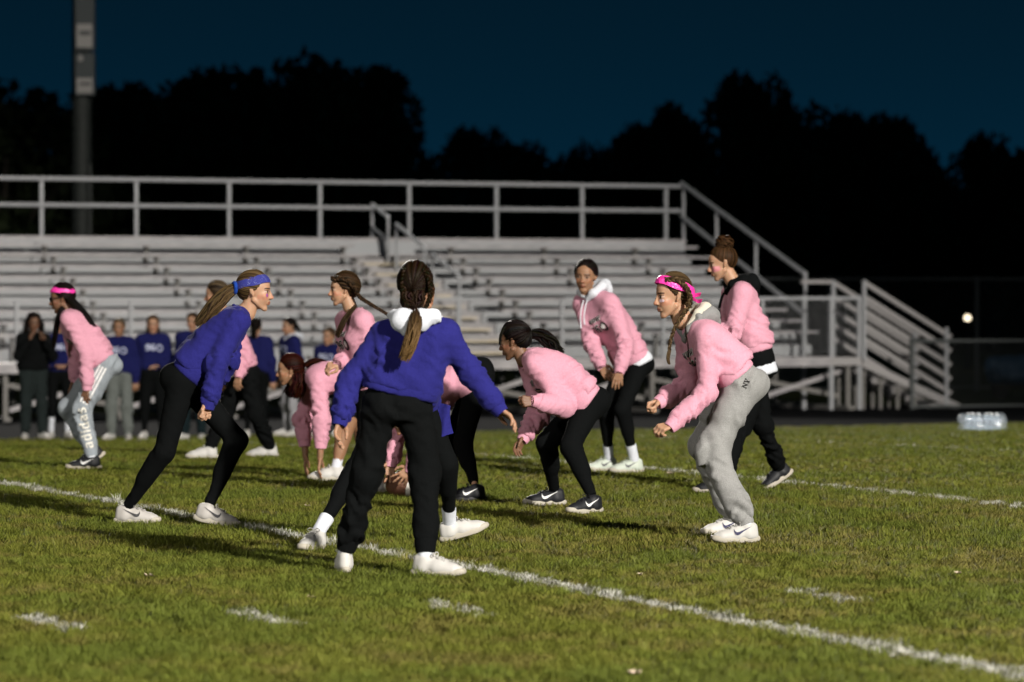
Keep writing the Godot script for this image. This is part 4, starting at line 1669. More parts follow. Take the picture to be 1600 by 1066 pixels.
func make_trees() -> void:
	var rng := RandomNumberGenerator.new()
	rng.seed = 5
	var crowns := []
	for k in 4: crowns.append(crown(rng, 40, 170))
	var leaf := mat("dark_leaves", lin(0.035, 0.05, 0.02), 0.7, 0.0, 0.3)
	var bark := mat("bark", lin(0.06, 0.05, 0.04), 0.9)
	# [x of the crown's middle, y of its top, width, all in picture pixels, depth, which crown, what sets it apart]
	var list := [
		[10, 104, 330, 118.0, 0, "broad dark tree beside the floodlight mast, its crown cut by the mast"],
		[140, 118, 280, 121.0, 1, "dark round tree directly behind the floodlight mast"],
		[235, 106, 260, 124.0, 2, "dark tree with a flat crown next to the floodlight mast"],
		[330, 92, 280, 119.0, 3, "tall dark tree with a domed crown behind the bleachers' rear rail"],
		[445, 80, 280, 122.0, 0, "tall dark tree with a pointed top, tallest of its clump"],
		[545, 82, 270, 118.0, 2, "tall dark tree with a wide top closing its clump"],
		[615, 140, 150, 121.0, 1, "dark tree on the falling edge of the tall clump"],
		[745, 188, 170, 150.0, 3, "low far tree at the foot of the tall clump"],
		[850, 210, 170, 156.0, 1, "low far tree in the dip of the skyline"],
		[930, 218, 120, 152.0, 0, "low far tree where the dip of the skyline ends"],
		[1000, 176, 160, 120.0, 2, "dark tree on the rising edge of the second clump"],
		[1085, 142, 190, 123.0, 1, "dark bushy tree beside the highest crown of the second clump"],
		[1175, 100, 190, 118.0, 3, "dark tree with a spiky narrow top, highest of the second clump"],
		[1275, 160, 190, 122.0, 0, "dark tree with a level crown above the bleachers' open end"],
		[1375, 160, 190, 119.0, 2, "dark rounded tree above the aluminium stair"],
		[1440, 185, 110, 124.0, 1, "dark tree that closes the second clump by the sky gap"],
		[1545, 198, 130, 121.0, 3, "dark tree beyond the sky gap behind the tall fence"],
		[1640, 188, 160, 118.0, 0, "dark tree beyond the tall fence, next to the sky gap tree"],
	]
	for e in list:
		var d: float = e[3]
		var p := pix(e[0], 455, d)
		p.y = -0.67
		var topy: float = pix(e[0], e[1], d).y
		var h := topy - p.y
		var w: float = e[2] / F * d
		var t := thing("tree", e[5], "tree", p, "trees behind the bleachers")
		var s := Shape.new()
		tube(s, PackedVector3Array([Vector3.ZERO, Vector3(0.05, h * 0.2, 0), Vector3(-0.1, h * 0.45, 0.1), Vector3(0, h * 0.75, 0)]), PackedFloat32Array([0.35, 0.26, 0.18, 0.05]), 8)
		for k in 4:
			var an := k * 1.7 + d
			tube(s, PackedVector3Array([Vector3(0, h * (0.25 + 0.08 * k), 0), Vector3(cos(an) * w * 0.15, h * (0.42 + 0.08 * k), sin(an) * w * 0.15), Vector3(cos(an) * w * 0.33, h * (0.52 + 0.09 * k), sin(an) * w * 0.33)]), PackedFloat32Array([0.12, 0.09, 0.03]), 6)
		part("trunk", s.mesh(), bark, t)
		var b := Basis(Vector3.UP, rng.randf() * TAU).scaled(Vector3(w * 0.72, h * 0.5, w * 0.72))
		part("crown", crowns[e[4]], leaf, t, Transform3D(b, Vector3(0, h * 0.03, 0)))
	# the dense undergrowth and wood that closes the view below the crowns
	var us := Shape.new()
	for k in 14000:
		var x := rng.randf_range(-250, 1850)
		var d := rng.randf_range(126.0, 146.0)
		var y := rng.randf()
		var p := pix(x, 455, d)
		p.y = -0.7 + y * (6.2 + 1.6 * noise.get_noise_2d(x * 1.2, 3.0))
		var a := Vector3(rng.randfn(), rng.randfn(), rng.randfn()).normalized()
		var b := a.cross(Vector3(rng.randfn(), rng.randfn(), rng.randfn())).normalized()
		var z := rng.randf_range(0.3, 0.6)
		var q := us.v.size()
		for e in [p - a * z, p + b * z * 0.6, p + a * z, p - b * z * 0.6]:
			us.v.append(e)
			us.n.append(a.cross(b))
		us.i.append_array([q, q + 1, q + 2, q, q + 2, q + 3])
	var un := part("undergrowth", us.mesh(), leaf, self)
	un.set_meta("kind", "stuff")
	un.set_meta("label", "dense dark undergrowth below the trees behind the bleachers")
	# a lamp beyond the fence
	var lp := pix(1512, 497, 96.0)
	var post := thing("path_lamp", "small lit lamp on a low post beyond the tall fence", "lamp", Vector3(lp.x, -0.67, lp.z))
	var ps := Shape.new()
	lathe(ps, [[0.0, 0.0], [0.12, 0.0], [0.12, 0.04], [0.045, 0.06], [0.04, lp.y + 0.67 - 0.1], [0.09, lp.y + 0.67 - 0.09], [0.09, lp.y + 0.67 - 0.07], [0.0, lp.y + 0.67 - 0.07]], 10)
	part("post", ps.mesh(), bark, post)
	var gs := SphereMesh.new()
	gs.radius = 0.085
	gs.height = 0.17
	var gm := mat("lamp_globe", lin(0.9, 0.85, 0.75), 0.3)
	gm.emission_enabled = true
	gm.emission = Color(1.0, 0.93, 0.8)
	gm.emission_energy_multiplier = 3.0
	part("lamp_globe", gs, gm, post, Transform3D(Basis(), Vector3(0, lp.y + 0.67, 0)))
	var ol := OmniLight3D.new()
	ol.name = "path_light"
	ol.light_energy = 0.15
	ol.light_color = Color(1.0, 0.93, 0.8)
	ol.omni_range = 30
	ol.omni_attenuation = 2.0
	ol.light_size = 0.08
	ol.shadow_enabled = true
	ol.position = Vector3(0, lp.y + 0.67, 0.0)
	post.add_child(ol)
	# a blue equipment cart beyond the low fence
	var cp := pix(1592, 455, 68.0)
	var cart := thing("equipment_cart", "blue covered equipment cart beyond the low chain link fence", "cart", Vector3(cp.x, -0.67, cp.z))
	var blue := mat("cart_cover", lin(0.02, 0.06, 0.11), 0.6)
	var cs := Shape.new()
	net(cs, [cap(Vector3(-0.45, 0.62, 0), Vector3(0.55, 0.66, 0), 0.2, 0.2), cap(Vector3(-0.45, 0.45, 0.12), Vector3(0.55, 0.45, 0.12), 0.16, 0.16), cap(Vector3(-0.45, 0.45, -0.12), Vector3(0.55, 0.45, -0.12), 0.16, 0.16)], 0.04, 40.0, make_folds([[Vector3(-0.5, 0.5, 0), Vector3(0.6, 0.5, 0), 0.02, 0.02, 0.02, 4.0, 0.2]], 3.0, 0.02))
	part("cover", cs.mesh(), blue, cart)
	for e in [[-0.35, 0.22], [0.45, 0.22], [-0.35, -0.22], [0.45, -0.22]]:
		var wm := CylinderMesh.new()
		wm.top_radius = 0.14
		wm.bottom_radius = 0.14
		wm.height = 0.06
		part("wheel", wm, mat("rubber", lin(0.02, 0.02, 0.02), 0.9), cart, Transform3D(Basis(Vector3.RIGHT, PI / 2), Vector3(e[0], 0.14, e[1])))
	bar("axle_frame", cart, Vector3(-0.5, 0.24, 0), Vector3(0.6, 0.24, 0), 0.4, 0.06, mat("rubber", lin(0.02, 0.02, 0.02), 0.9))

# ------------------------------------------------------------------ small things on the field
func make_small() -> void:
	# football
	var bp := ground_px(626, 779)
	var ball := thing("football", "brown leather football held on the grass under a pink sleeve", "football", bp)
	var s := Shape.new()
	var pts := []
	for k in 17:
		var t := k / 16.0
		var x := lerpf(-0.14, 0.14, t)
		pts.append([0.086 * pow(maxf(1.0 - pow(absf(x) / 0.14, 1.75), 0.0), 0.72) + (0.002 if k > 0 and k < 16 else 0.0), x])
	lathe(s, pts, 24)
	var lm := mat("ball_leather", lin(0.13, 0.05, 0.025), 0.55)
	lm.normal_enabled = true
	lm.normal_texture = noise_tex("pebbling", 0.12, [], 128, 2, true, 6.0)
	lm.uv1_triplanar = true
	lm.uv1_scale = Vector3(12, 12, 12)
	var bb := frame_x(Vector3(0.2, 1, 0.1), Vector3(0.86, 0.16, 0.45))
	var bxf := Transform3D(bb, Vector3(0.0, 0.088, 0))
	part("panel", s.mesh(), lm, ball, bxf)
	var wm := mat("ball_white", lin(0.7, 0.68, 0.62), 0.6)
	for e in [-1.0, 1.0]:
		var st := Shape.new()
		var sp := []
		for k in 4:
			var x: float = e * (0.078 + k * 0.0085)
			sp.append([0.086 * pow(maxf(1.0 - pow(absf(x) / 0.14, 1.75), 0.0), 0.72) + 0.0035, x])
		lathe(st, sp, 24)
		part("stripe", st.mesh(), wm, ball, bxf)
	for k in 6:
		var lc := Shape.new()
		var y := -0.04 + 0.016 * k
		tube(lc, PackedVector3Array([Vector3(0.083, y, -0.016), Vector3(0.0905, y, 0), Vector3(0.083, y, 0.016)]), PackedFloat32Array([0.004, 0.004, 0.004]), 5)
		part("lace", lc.mesh(), wm, ball, bxf)
	# pack of water bottles on the sideline
	var wp := ground_px(1535, 675)
	var pack := thing("water_pack", "shrink-wrapped pack of clear water bottles lying on the grass by the sideline", "bottles", wp)
	var clear := mat("bottle_plastic", Color(0.8, 0.88, 0.95, 0.25), 0.08)
	clear.transparency = BaseMaterial3D.TRANSPARENCY_ALPHA
	var capm := mat("bottle_cap", lin(0.75, 0.78, 0.8), 0.4)
	var bs := Shape.new()
	lathe(bs, [[0.0, 0.0], [0.028, 0.0], [0.031, 0.008], [0.031, 0.05], [0.0285, 0.06], [0.031, 0.07], [0.031, 0.12], [0.027, 0.145], [0.014, 0.165], [0.0125, 0.18]], 12)
	var cs := Shape.new()
	lathe(cs, [[0.0, 0.175], [0.0145, 0.175], [0.0145, 0.192], [0.0, 0.193]], 10)
	var lb := Shape.new()
	lathe(lb, [[0.0318, 0.072], [0.0318, 0.118]], 12)
	var bm := bs.mesh()
	var cm := cs.mesh()
	var lbm := lb.mesh()
	var white := mat("bottle_label", lin(0.3, 0.36, 0.44), 0.5)
	for a in 6:
		for b in 3:
			var q := part("bottle", bm, clear, pack, Transform3D(Basis(Vector3.BACK, 0.05 * (a % 3 - 1)), Vector3((a - 2.5) * 0.067, 0.002 + 0.008 * ((a * 5 + b) % 3), (b - 1) * 0.067)))
			part("cap", cm, capm, q)
			part("label_band", lbm, white, q)
	var wrap := Shape.new()
	net(wrap, [cap(Vector3(-0.2, 0.05, 0.05), Vector3(0.2, 0.05, 0.05), 0.065, 0.065), cap(Vector3(-0.2, 0.05, -0.05), Vector3(0.2, 0.05, -0.05), 0.065, 0.065), cap(Vector3(-0.2, 0.13, 0.04), Vector3(0.2, 0.13, 0.04), 0.07, 0.065), cap(Vector3(-0.2, 0.13, -0.04), Vector3(0.2, 0.14, -0.04), 0.07, 0.07), cap(Vector3(0.19, 0.14, 0), Vector3(0.225, 0.205, 0), 0.04, 0.015)], 0.016, 90.0, make_folds([[Vector3(-0.2, 0.1, 0), Vector3(0.2, 0.1, 0), 0.008, 0.008, 0.008, 16.0, 0.08]], 2.0, 0.012))
	var wr := mat("shrink_wrap", Color(0.85, 0.9, 0.95, 0.22), 0.12)
	wr.transparency = BaseMaterial3D.TRANSPARENCY_ALPHA
	part("wrap", wrap.mesh(), wr, pack)
	# pale fallen leaves on the grass
	var leaf := mat("pale_leaf", lin(0.5, 0.4, 0.3), 0.8)
	var li := 0
	for e in [[231, 908, 0.035, "pale curled leaf on bare grass, largest of the fallen leaves"], [486, 942, 0.026, "pale leaf on the grass near the hash mark"], [481, 797, 0.028, "pale leaf on the grass beside the near yard line"], [1047, 745, 0.03, "pale scrap of leaf by the far yard line"], [1497, 903, 0.024, "pale leaf on the worn dry grass"], [992, 1063, 0.035, "pale leaf on the lush grass at the field's edge"], [1000, 905, 0.02, "small pale leaf lying past the hash marks on the grass"]]:
		var p := ground_px(e[0], e[1])
		var t := Shape.new()
		var r: float = e[2]
		t.v.append(Vector3(0, 0.018, 0))
		for k in 11:
			var an := TAU * k / 11.0
			var rr := r * (0.62 + 0.38 * cos(an * 5.0 + li))
			t.v.append(Vector3(cos(an) * rr, 0.022 + 0.5 * r * absf(sin(an * 2.0 + li)), sin(an) * rr))
		for k in 11: t.i.append_array([0, 1 + k, 1 + (k + 1) % 11])
		t.normals()
		for k in t.n.size():
			if t.n[k].y < 0: t.n[k] = -t.n[k]
		var o := part(numbered("fallen_leaf"), t.mesh(), leaf, self, Transform3D(Basis(Vector3.UP, li * 1.3), p))
		tag(o, e[3], "leaf", "fallen leaves on the grass")
		li += 1

# ------------------------------------------------------------------ who stands where
const PINK := Color(0.835, 0.60, 0.675)
const PURPLE := Color(0.14, 0.138, 0.43)
const NAVY := Color(0.085, 0.10, 0.31)  # sideline sweatshirts, colour darkened to stand for the weaker light out there
const BLACK := Color(0.05, 0.057, 0.06)
const GREY := Color(0.60, 0.60, 0.595)
const WHITE := Color(0.83, 0.845, 0.88)

func hair(c1: Color, c2: Color, gather: Vector3, tails: Array, more := {}) -> Dictionary:
	var d := {"c1": c1, "c2": c2, "gather": gather, "tails": tails}
	d.merge(more, true)
	return d

func chest_mark(kind: String) -> Array:
	var out := []
	var big := text_points("96", 0.085)
	var small := text_points("wow", 0.06, true)
	var move := func(a: Array, x: float, y: float, k: float) -> Array:
		var v := PackedVector3Array()
		for p in a[0]: v.append(Vector3(p.x * k + x, p.y * k + y, 0))
		return [v, a[1]]
	if kind == "pink":
		for e in [[-0.004, 0.002, 1.08], [0.004, -0.002, 1.08]]:
			out.append(["print_white", move.call(big, e[0] - 0.02, e[1] - 0.045, e[2]), 0.004, lin(0.66, 0.62, 0.62)])
			out.append(["print_white", move.call(small, e[0], e[1] + 0.035, e[2]), 0.004, lin(0.66, 0.62, 0.62)])
		out.append(["print_black", move.call(big, -0.02, -0.045, 1.0), 0.0055, lin(0.02, 0.02, 0.02)])
		out.append(["print_black", move.call(small, 0, 0.035, 1.0), 0.0055, lin(0.02, 0.02, 0.02)])
		out.append(["print_black", disc_points(0.075, -0.045, 0.032, 0.04, 0.6), 0.0055, lin(0.02, 0.02, 0.02)])
		out.append(["print_white", disc_points(0.072, -0.04, 0.018, 0.022), 0.006, lin(0.66, 0.62, 0.62)])
	else:
		for e in [[-0.004, 0.0, 1.0], [0.004, 0.002, 1.0]]:
			out.append(["print_pale", move.call(big, e[0] - 0.03, e[1], 1.35), 0.005, lin(0.42, 0.45, 0.6)])
		out.append(["print_pale", disc_points(0.085, -0.005, 0.042, 0.046, 0.62), 0.005, lin(0.42, 0.45, 0.6)])
	return out

# a simple standing figure for the sideline
func standing(px: float, py: float, yaw: float, h: float, arms: String) -> Dictionary:
	var J := {}
	var base := ground_px(px, py)
	J.base = base
	var f := yaw_dir(yaw)
	var l := Vector3(cos(deg_to_rad(yaw)), 0, -sin(deg_to_rad(yaw)))
	var k := h / 1.66
	J.at = func(a: Array) -> Vector3: return pix(a[0], a[1], -base.z + (a[2] if a.size() > 2 else 0.0)) - base
	J.pel = Vector3(0, 0.89, 0) * k
	J.neck = Vector3(0, 1.385, 0) * k + f * 0.015
	J.lat_s = l
	J.lat_h = l
	J.head = Vector3(0, 1.535, 0) * k + f * 0.035
	J.hb = head_basis(yaw, 4, 0)
	J.els = []
	J.wrs = []
	J.tips = []
	J.knees = []
	J.ankles = []
	J.shoes = []
	for q in 2:
		var s := l if q == 0 else -l
		var sh: Vector3 = J.neck + Vector3(0, -0.055, 0) + s * 0.158
		var el := sh + Vector3(0, -0.28, 0) * k + s * 0.06 - f * 0.03
		var wr := el + Vector3(0, -0.23, 0) * k + f * 0.06
		var tip := wr + Vector3(0, -0.1, 0)
		if arms == "belly" or (arms == "one" and q == 0):
			wr = el + f * 0.16 - s * 0.12 + Vector3(0, -0.06, 0)
			tip = wr - s * 0.1 + f * 0.02
		elif arms == "face":
			el = sh + f * 0.14 + s * 0.07 + Vector3(0, -0.22, 0)
			wr = el + f * 0.06 - s * 0.12 + Vector3(0, 0.18, 0)
			tip = wr + Vector3(0, 0.09, 0) - s * 0.03
		J.els.append(el)
		J.wrs.append(wr)
		J.tips.append(tip)
		var ft := s * 0.11
		var b := yaw_dir(yaw + (18 if q == 0 else -18))
		J.shoes.append(Transform3D(Basis(b, Vector3.UP, b.cross(Vector3.UP)), ft + Vector3(0, 0.004, 0)))
		J.ankles.append(ft + Vector3(0, 0.09, 0))
		J.knees.append(s * 0.1 + Vector3(0, 0.47, 0) * k + f * 0.03)
	return J

func make_people() -> void:
	var white_shoe := ["white", lin(0.5, 0.49, 0.47), "white_sole", lin(0.4, 0.37, 0.31)]
	var dark := Color(0.0045, 0.0038, 0.0035)
	var dark2 := Color(0.011, 0.008, 0.0062)
	var X := {"cell": 0.0118}
	# --- the crouching player in grey sweatpants
	var D := {"feet": [[1166, 849, -74], [1147, 838, -72]], "neck": [1081, 513], "pel": [1154, 600], "ty": -72.0, "head": [1050, 462], "hf": [-72.0, 4.0, 0.0],
		"el": [1105, 612, -0.16], "wl": [1053, 662, -0.24], "tl": [1026, 672, -0.27], "er": [1074, 603, 0.2], "wr": [1035, 626, 0.12], "tr": [1008, 640, 0.1], "kl": [1113, 706, -0.14], "kr": [1103, 698, 0.1]}
	var S := {"label": "crouching person with hot pink headband, pink sweatshirt, grey hood and grey sweatpants", "tone": "fair", "top_key": "pink_fleece", "top": PINK, "bulk": 1.02, "seed": 3, "arch": 0.03, "hem": 0.12, "head_scale": 1.05,
		"hood": ["grey_fleece", Color(0.52, 0.52, 0.52)], "lining": ["cream_lining", Color(0.8, 0.78, 0.72)], "droop": 0.6, "hands": ["loose", "fist"], "palms": [Vector3(0.1, -0.8, -0.5), Vector3(0.1, -0.6, 0.6)],
		"legs": "sweatpants", "pants_key": "grey_sweat", "pants": GREY, "leg_bulk": 1.1, "pants_mottle": 0.22, "leg_end": 0.04, "leg_print": [["print_black", lin(0.02, 0.02, 0.02), text_points("NY", 0.038, true), 0, -0.02]],
		"shoe": ["white", lin(0.5, 0.49, 0.47), "white_sole", lin(0.4, 0.37, 0.31), "navy", lin(0.012, 0.012, 0.06)], "sock": ["white_knit", WHITE, 0.07], "chest": chest_mark("pink"),
		"paint": [Color(0.7, 0.62, 0.75), 0.036, -0.022, 0.016, 0.008, 0.6],
		"hair": hair(Color(0.0175, 0.0105, 0.0055), Color(0.0950, 0.0625, 0.0310), Vector3(0, -0.15, -1), [["braid", [[1040, 438, -0.07], [1060, 438, -0.09], [1075, 454, -0.09], [1078, 474, -0.09], [1066, 494, -0.12], [1054, 514, -0.15], [1047, 536, -0.16], [1046, 550, -0.16]], 0.0135, 9.0], ["tail", [[1046, 548, -0.16], [1044, 560, -0.16], [1046, 570, -0.16]], 0.014, 0.006, 12]]),
		"head_wear": [["headband", head_band(-0.42, 0.026, 0.05, 0.024), neon_pink()]]}
	S.merge(X)
	var J := joints(D)
	var rb := Shape.new()
	for e in [[1094, 460], [1096, 470]]:
		var b := rb.v.size()
		for p in [[1078, 462, 0.02], [1078, 467, 0.02], [e[0] - 6, e[1] - 2, 0.0], [e[0] - 5, e[1] + 4, 0.01], [e[0] + 2, e[1] - 3, -0.02], [e[0], e[1] + 3, -0.02]]:
			rb.v.append(J.at.call(p))
		rb.i.append_array([b, b + 1, b + 2, b + 1, b + 3, b + 2, b + 2, b + 3, b + 4, b + 3, b + 5, b + 4])
	rb.normals()
	for k in rb.n.size(): rb.c.append(Color.WHITE)
	S.extra = [["headband_tie", rb.mesh(), neon_pink()]]
	person(J, S)
	# --- the standing player with the bun
	D = {"feet": [[1128, 772, -85], [1231, 764, -78, 32.0]], "neck": [1151, 446], "pel": [1184, 572], "ty": -80.0, "head": [1128, 411], "hf": [-84.0, 12.0, 0.0],
		"el": [1146, 522, -0.24], "wl": [1118, 516, -0.16], "tl": [1100, 508, -0.1], "er": [1135, 525, 0.18], "wr": [1110, 515, 0.1], "tr": [1096, 508, 0.06], "kl": [1160, 668, -0.06], "kr": [1192, 664, 0.06]}
	S = {"label": "standing person with hair in a bun, pink hoodie with black hood and dark joggers", "tone": "fair", "top_key": "pink_fleece", "top": PINK, "bulk": 1.04, "seed": 5, "hem": 0.19, "arch": 0.01,
		"hood": ["black_fleece", BLACK], "droop": 1.0, "cord": ["black_fleece", BLACK], "under": [["black_fleece", BLACK, 0.0, 0.22, 0.97], ["white_knit", WHITE, -0.1, 0.06, 0.94]],
		"legs": "sweatpants", "pants_key": "black_jogger", "pants": BLACK, "leg_bulk": 0.84, "shoe": ["black", lin(0.012, 0.013, 0.016), "tan_sole", lin(0.4, 0.36, 0.3)], "sock": ["white_knit", WHITE, 0.06],
		"paint": [Color(0.62, 0.2, 0.3), 0.042, -0.03, 0.024, 0.02, 0.55],
		"hair": hair(Color(0.0100, 0.0055, 0.0030), Color(0.0600, 0.0310, 0.0140), Vector3(0, 1.0, -0.35), [["bun", [[1132, 380, 0.0]], 0.052, 0, 0]], {"thick": 0.009})}
	S.merge(X)
	person(joints(D), S)
	# --- the player looking round, hands on her thighs
	D = {"feet": [[991, 740, -72], [951, 738, -62]], "neck": [927, 463], "pel": [990, 568], "ty": -48.0, "py": -62.0, "head": [915, 431, -0.04], "hf": [-16.0, 6.0, -4.0],
		"el": [979, 540, -0.2], "wl": [969, 577, -0.3], "tl": [963, 606, -0.34], "er": [926, 540, 0.0], "wr": [938, 570, -0.14], "tr": [952, 590, -0.18], "kl": [972, 640, -0.26], "kr": [946, 642, -0.12]}
	S = {"head_scale": 1.06, "label": "person in pink hoodie with white hood looking round, hands resting on thighs", "tone": "tan", "top_key": "pink_fleece", "top": PINK, "seed": 8, "hem": 0.02, "arch": 0.02,
		"hood_up": 0.06, "hood": ["white_fleece", WHITE], "cord": ["white_fleece", WHITE], "under": [["white_knit", WHITE, -0.05, 0.08, 0.98]], "hands": ["flat", "flat"], "palms": [Vector3(0.2, -0.5, -0.8), Vector3(0.5, -0.5, -0.6)],
		"legs": "leggings", "pants_key": "black_legging", "pants": BLACK, "leg_end": 0.1, "shoe": ["pale_mint", lin(0.5, 0.55, 0.48), "white_sole", lin(0.4, 0.37, 0.31), "grey_logo", lin(0.1, 0.1, 0.11)], "sock": ["white_knit", WHITE, 0.14], "chest": chest_mark("pink"),
		"hair": hair(dark, dark2, Vector3(0, -0.35, -1), [["tail", [Vector3(0, -0.02, -0.11), Vector3(0, -0.07, -0.12), Vector3(0, -0.13, -0.11)], 0.03, 0.01, 14]])}
	S.merge(X)
	person(joints(D), S)
	# --- the crouching player with the dark ponytail
	D = {"feet": [[926, 803, -52], [866, 791, -84]], "neck": [824, 560], "pel": [918, 630], "ty": -84.0, "head": [803, 533], "hf": [-108.0, 10.0, 0.0],
		"el": [882, 634, -0.2], "wl": [838, 628, -0.32], "tl": [812, 627, -0.34], "er": [842, 648, 0.12], "wr": [820, 682, 0.05], "tr": [806, 704, 0.02], "kl": [891, 698, -0.24], "kr": [853, 692, 0.1]}
	S = {"label": "crouching person with dark wavy ponytail, plain pink sweatshirt and black leggings", "tone": "brown", "top_key": "pink_fleece", "top": PINK, "bulk": 1.1, "seed": 11, "hem": 0.02, "arch": 0.05, "sleeve": 1.15,
		"hands": ["fist", "relax"], "palms": [Vector3(0, -0.3, -1), Vector3(0.6, -0.3, 0.6)], "legs": "leggings", "pants_key": "black_legging", "pants": BLACK, "leg_bulk": 1.0, "leg_end": 0.02,
		"shoe": ["black", lin(0.012, 0.013, 0.016), "white_sole", lin(0.4, 0.37, 0.31), "white_logo", lin(0.7, 0.7, 0.7)], "lace": ["black", lin(0.012, 0.013, 0.016)],
		"chest": chest_mark("pink"), "hair": hair(dark, dark2, Vector3(0, 0.25, -1), [["tail", [[832, 522, 0], [846, 524, 0], [862, 538, -0.02], [868, 548, -0.03], [880, 556, -0.03]], 0.05, 0.02, 34, 1.0], ["tail", [[790, 510, -0.1], [782, 525, -0.1], [781, 540, -0.1]], 0.01, 0.006, 7, 0.3]], {"thick": 0.02, "ridge": 0.005})}
	S.merge(X)
	person(joints(D), S)
	# --- the player snapping the ball
	D = {"feet": [[742, 785, -82], [698, 776, -88]], "neck": [662, 628], "pel": [748, 590], "ty": -90.0, "head": [632, 655], "hf": [-90.0, 50.0, 0.0],
		"el": [655, 690, -0.14], "wl": [643, 730, -0.12], "tl": [622, 752, -0.12], "er": [620, 680, 0.14], "wr": [612, 722, 0.1], "tr": [606, 750, 0.06], "kl": [724, 690, -0.12], "kr": [704, 690, 0.12]}
	S = {"cell": 0.015, "label": "person bent over the football in a pink sweatshirt and black leggings", "tone": "light", "top_key": "pink_fleece", "top": PINK, "seed": 14, "hem": 0.1, "arch": 0.06,
		"hands": ["spread", "spread"], "palms": [Vector3(-0.3, -0.3, -0.9), Vector3(0, -0.3, 0.8)], "legs": "leggings", "pants_key": "black_legging", "pants": BLACK, "leg_bulk": 1.05, "leg_end": 0.04,
		"shoe": ["black", lin(0.012, 0.013, 0.016), "black_sole", lin(0.014, 0.014, 0.016), "white_logo", lin(0.7, 0.7, 0.7)], "hair": hair(dark, dark2, Vector3(0, 0.1, -1), [])}
	S.merge(X)
	person(joints(D), S)
	# --- the red-haired player with both hands on the grass
	D = {"feet": [[524, 752, -82], [572, 749, -82]], "neck": [484, 588], "pel": [562, 606], "ty": -82.0, "head": [452, 578], "hf": [-86.0, 6.0, 0.0],
		"el": [503, 655, -0.2], "wl": [500, 716, -0.2], "tl": [496, 762, -0.2], "er": [473, 655, 0.12], "wr": [477, 712, 0.08], "tr": [477, 757, 0.06], "kl": [536, 684, -0.1], "kr": [566, 684, 0.1]}
	S = {"label": "bent person with dark red hair and both hands on the grass, pink sleeves pushed up", "tone": "tan", "top_key": "pink_fleece", "top": PINK, "bulk": 1.05, "seed": 17, "hem": 0.05, "arch": 0.04, "sleeve_to": 0.62, "sleeve": 1.1,
		"hands": ["flat", "flat"], "palms": [Vector3(1, 0, 0), Vector3(1, 0, 0)], "bare_arm": true, "bare_leg": true, "legs": "shorts", "pants_key": "black_legging", "pants": BLACK,
		"shoe": white_shoe, "sock": ["white_knit", WHITE, 0.13],
		"hair": hair(Color(0.0040, 0.0025, 0.0022), Color(0.0300, 0.0065, 0.0045), Vector3(0, 0.0, -1), [["tail", [[478, 572, -0.04], [490, 566, -0.05], [505, 568, -0.05], [516, 578, -0.05]], 0.035, 0.018, 22, 0.6], ["tail", [[468, 584, -0.06], [467, 602, -0.07], [460, 622, -0.06]], 0.06, 0.035, 26, 0.5], ["tail", [[462, 592, 0.03], [458, 606, 0.04], [450, 620, 0.05]], 0.05, 0.03, 16, 0.5]], {"thick": 0.018})}
	S.merge(X)
	person(joints(D), S)
	# --- the standing player with two plaits
	D = {"feet": [[566, 771, -80], [590, 772, -80]], "neck": [553, 489], "pel": [570, 606], "ty": -64.0, "head": [536, 452], "hf": [-80.0, 2.0, 0.0],
		"el": [590, 556, -0.18], "wl": [566, 592, -0.24], "tl": [548, 600, -0.26], "er": [549, 556, 0.08], "wr": [531, 567, -0.08], "tr": [503, 577, -0.12], "kl": [570, 690, -0.06], "kr": [586, 690, 0.06]}
	S = {"label": "standing person with brown plaits and pink sweatshirt, bent over behind the purple player's back", "tone": "fair", "top_key": "pink_fleece", "top": PINK, "seed": 21, "hem": 0.0,
		"hands": ["loose", "loose"], "palms": [Vector3(0, -1, 0), Vector3(0.1, -0.7, -0.6)], "legs": "leggings", "pants_key": "black_legging", "pants": BLACK, "shoe": white_shoe, "chest": chest_mark("pink"),
		"hair": hair(Color(0.0090, 0.0055, 0.0035), Color(0.0475, 0.0275, 0.0130), Vector3(0, -0.25, -1), [["braid", [[518, 436, -0.07], [538, 436, -0.09], [552, 448, -0.09], [562, 464, -0.08], [580, 476, -0.12], [600, 488, -0.13], [614, 498, -0.13]], 0.014, 9.0], ["tail", [[556, 478, -0.11], [540, 498, -0.14], [533, 512, -0.16], [526, 528, -0.16]], 0.02, 0.012, 16, 0.6]], {"thick": 0.022})}
	S.label = "person with long brown plaits and pink sweatshirt leaning over the red-haired player's back"
	S.merge(X)
	person(joints(D), S)
	# --- the purple player hidden behind the front one
	D = {"feet": [[496, 860, -22], [711, 849, 92, -16.0]], "neck": [652, 505], "pel": [632, 628], "ty": 155.0, "head": [658, 464], "hf": [165.0, 5.0, 0.0],
		"el": [610, 570, 0.1], "wl": [612, 630, 0.0], "tl": [612, 660, -0.02], "er": [676, 570, 0.1], "wr": [664, 625, 0.0], "tr": [662, 650, 0.0], "kl": [556, 735, 0.0], "kr": [699, 725, 0.0]}
	S = {"cell": 0.015, "label": "person in purple sweatshirt mostly hidden behind another, black leggings and one white shoe lifted", "tone": "light", "top_key": "purple_fleece", "top": PURPLE, "seed": 25, "hem": -0.05,
		"legs": "leggings", "pants_key": "black_legging", "pants": BLACK, "leg_end": 0.09, "shoe": white_shoe, "sock": ["white_knit", WHITE, 0.11],
		"hair": hair(Color(0.0150, 0.0080, 0.0045), Color(0.0600, 0.0300, 0.0150), Vector3(0, -0.1, -1), [])}
	S.merge(X)
	J = joints(D)
	var fl := Shape.new()
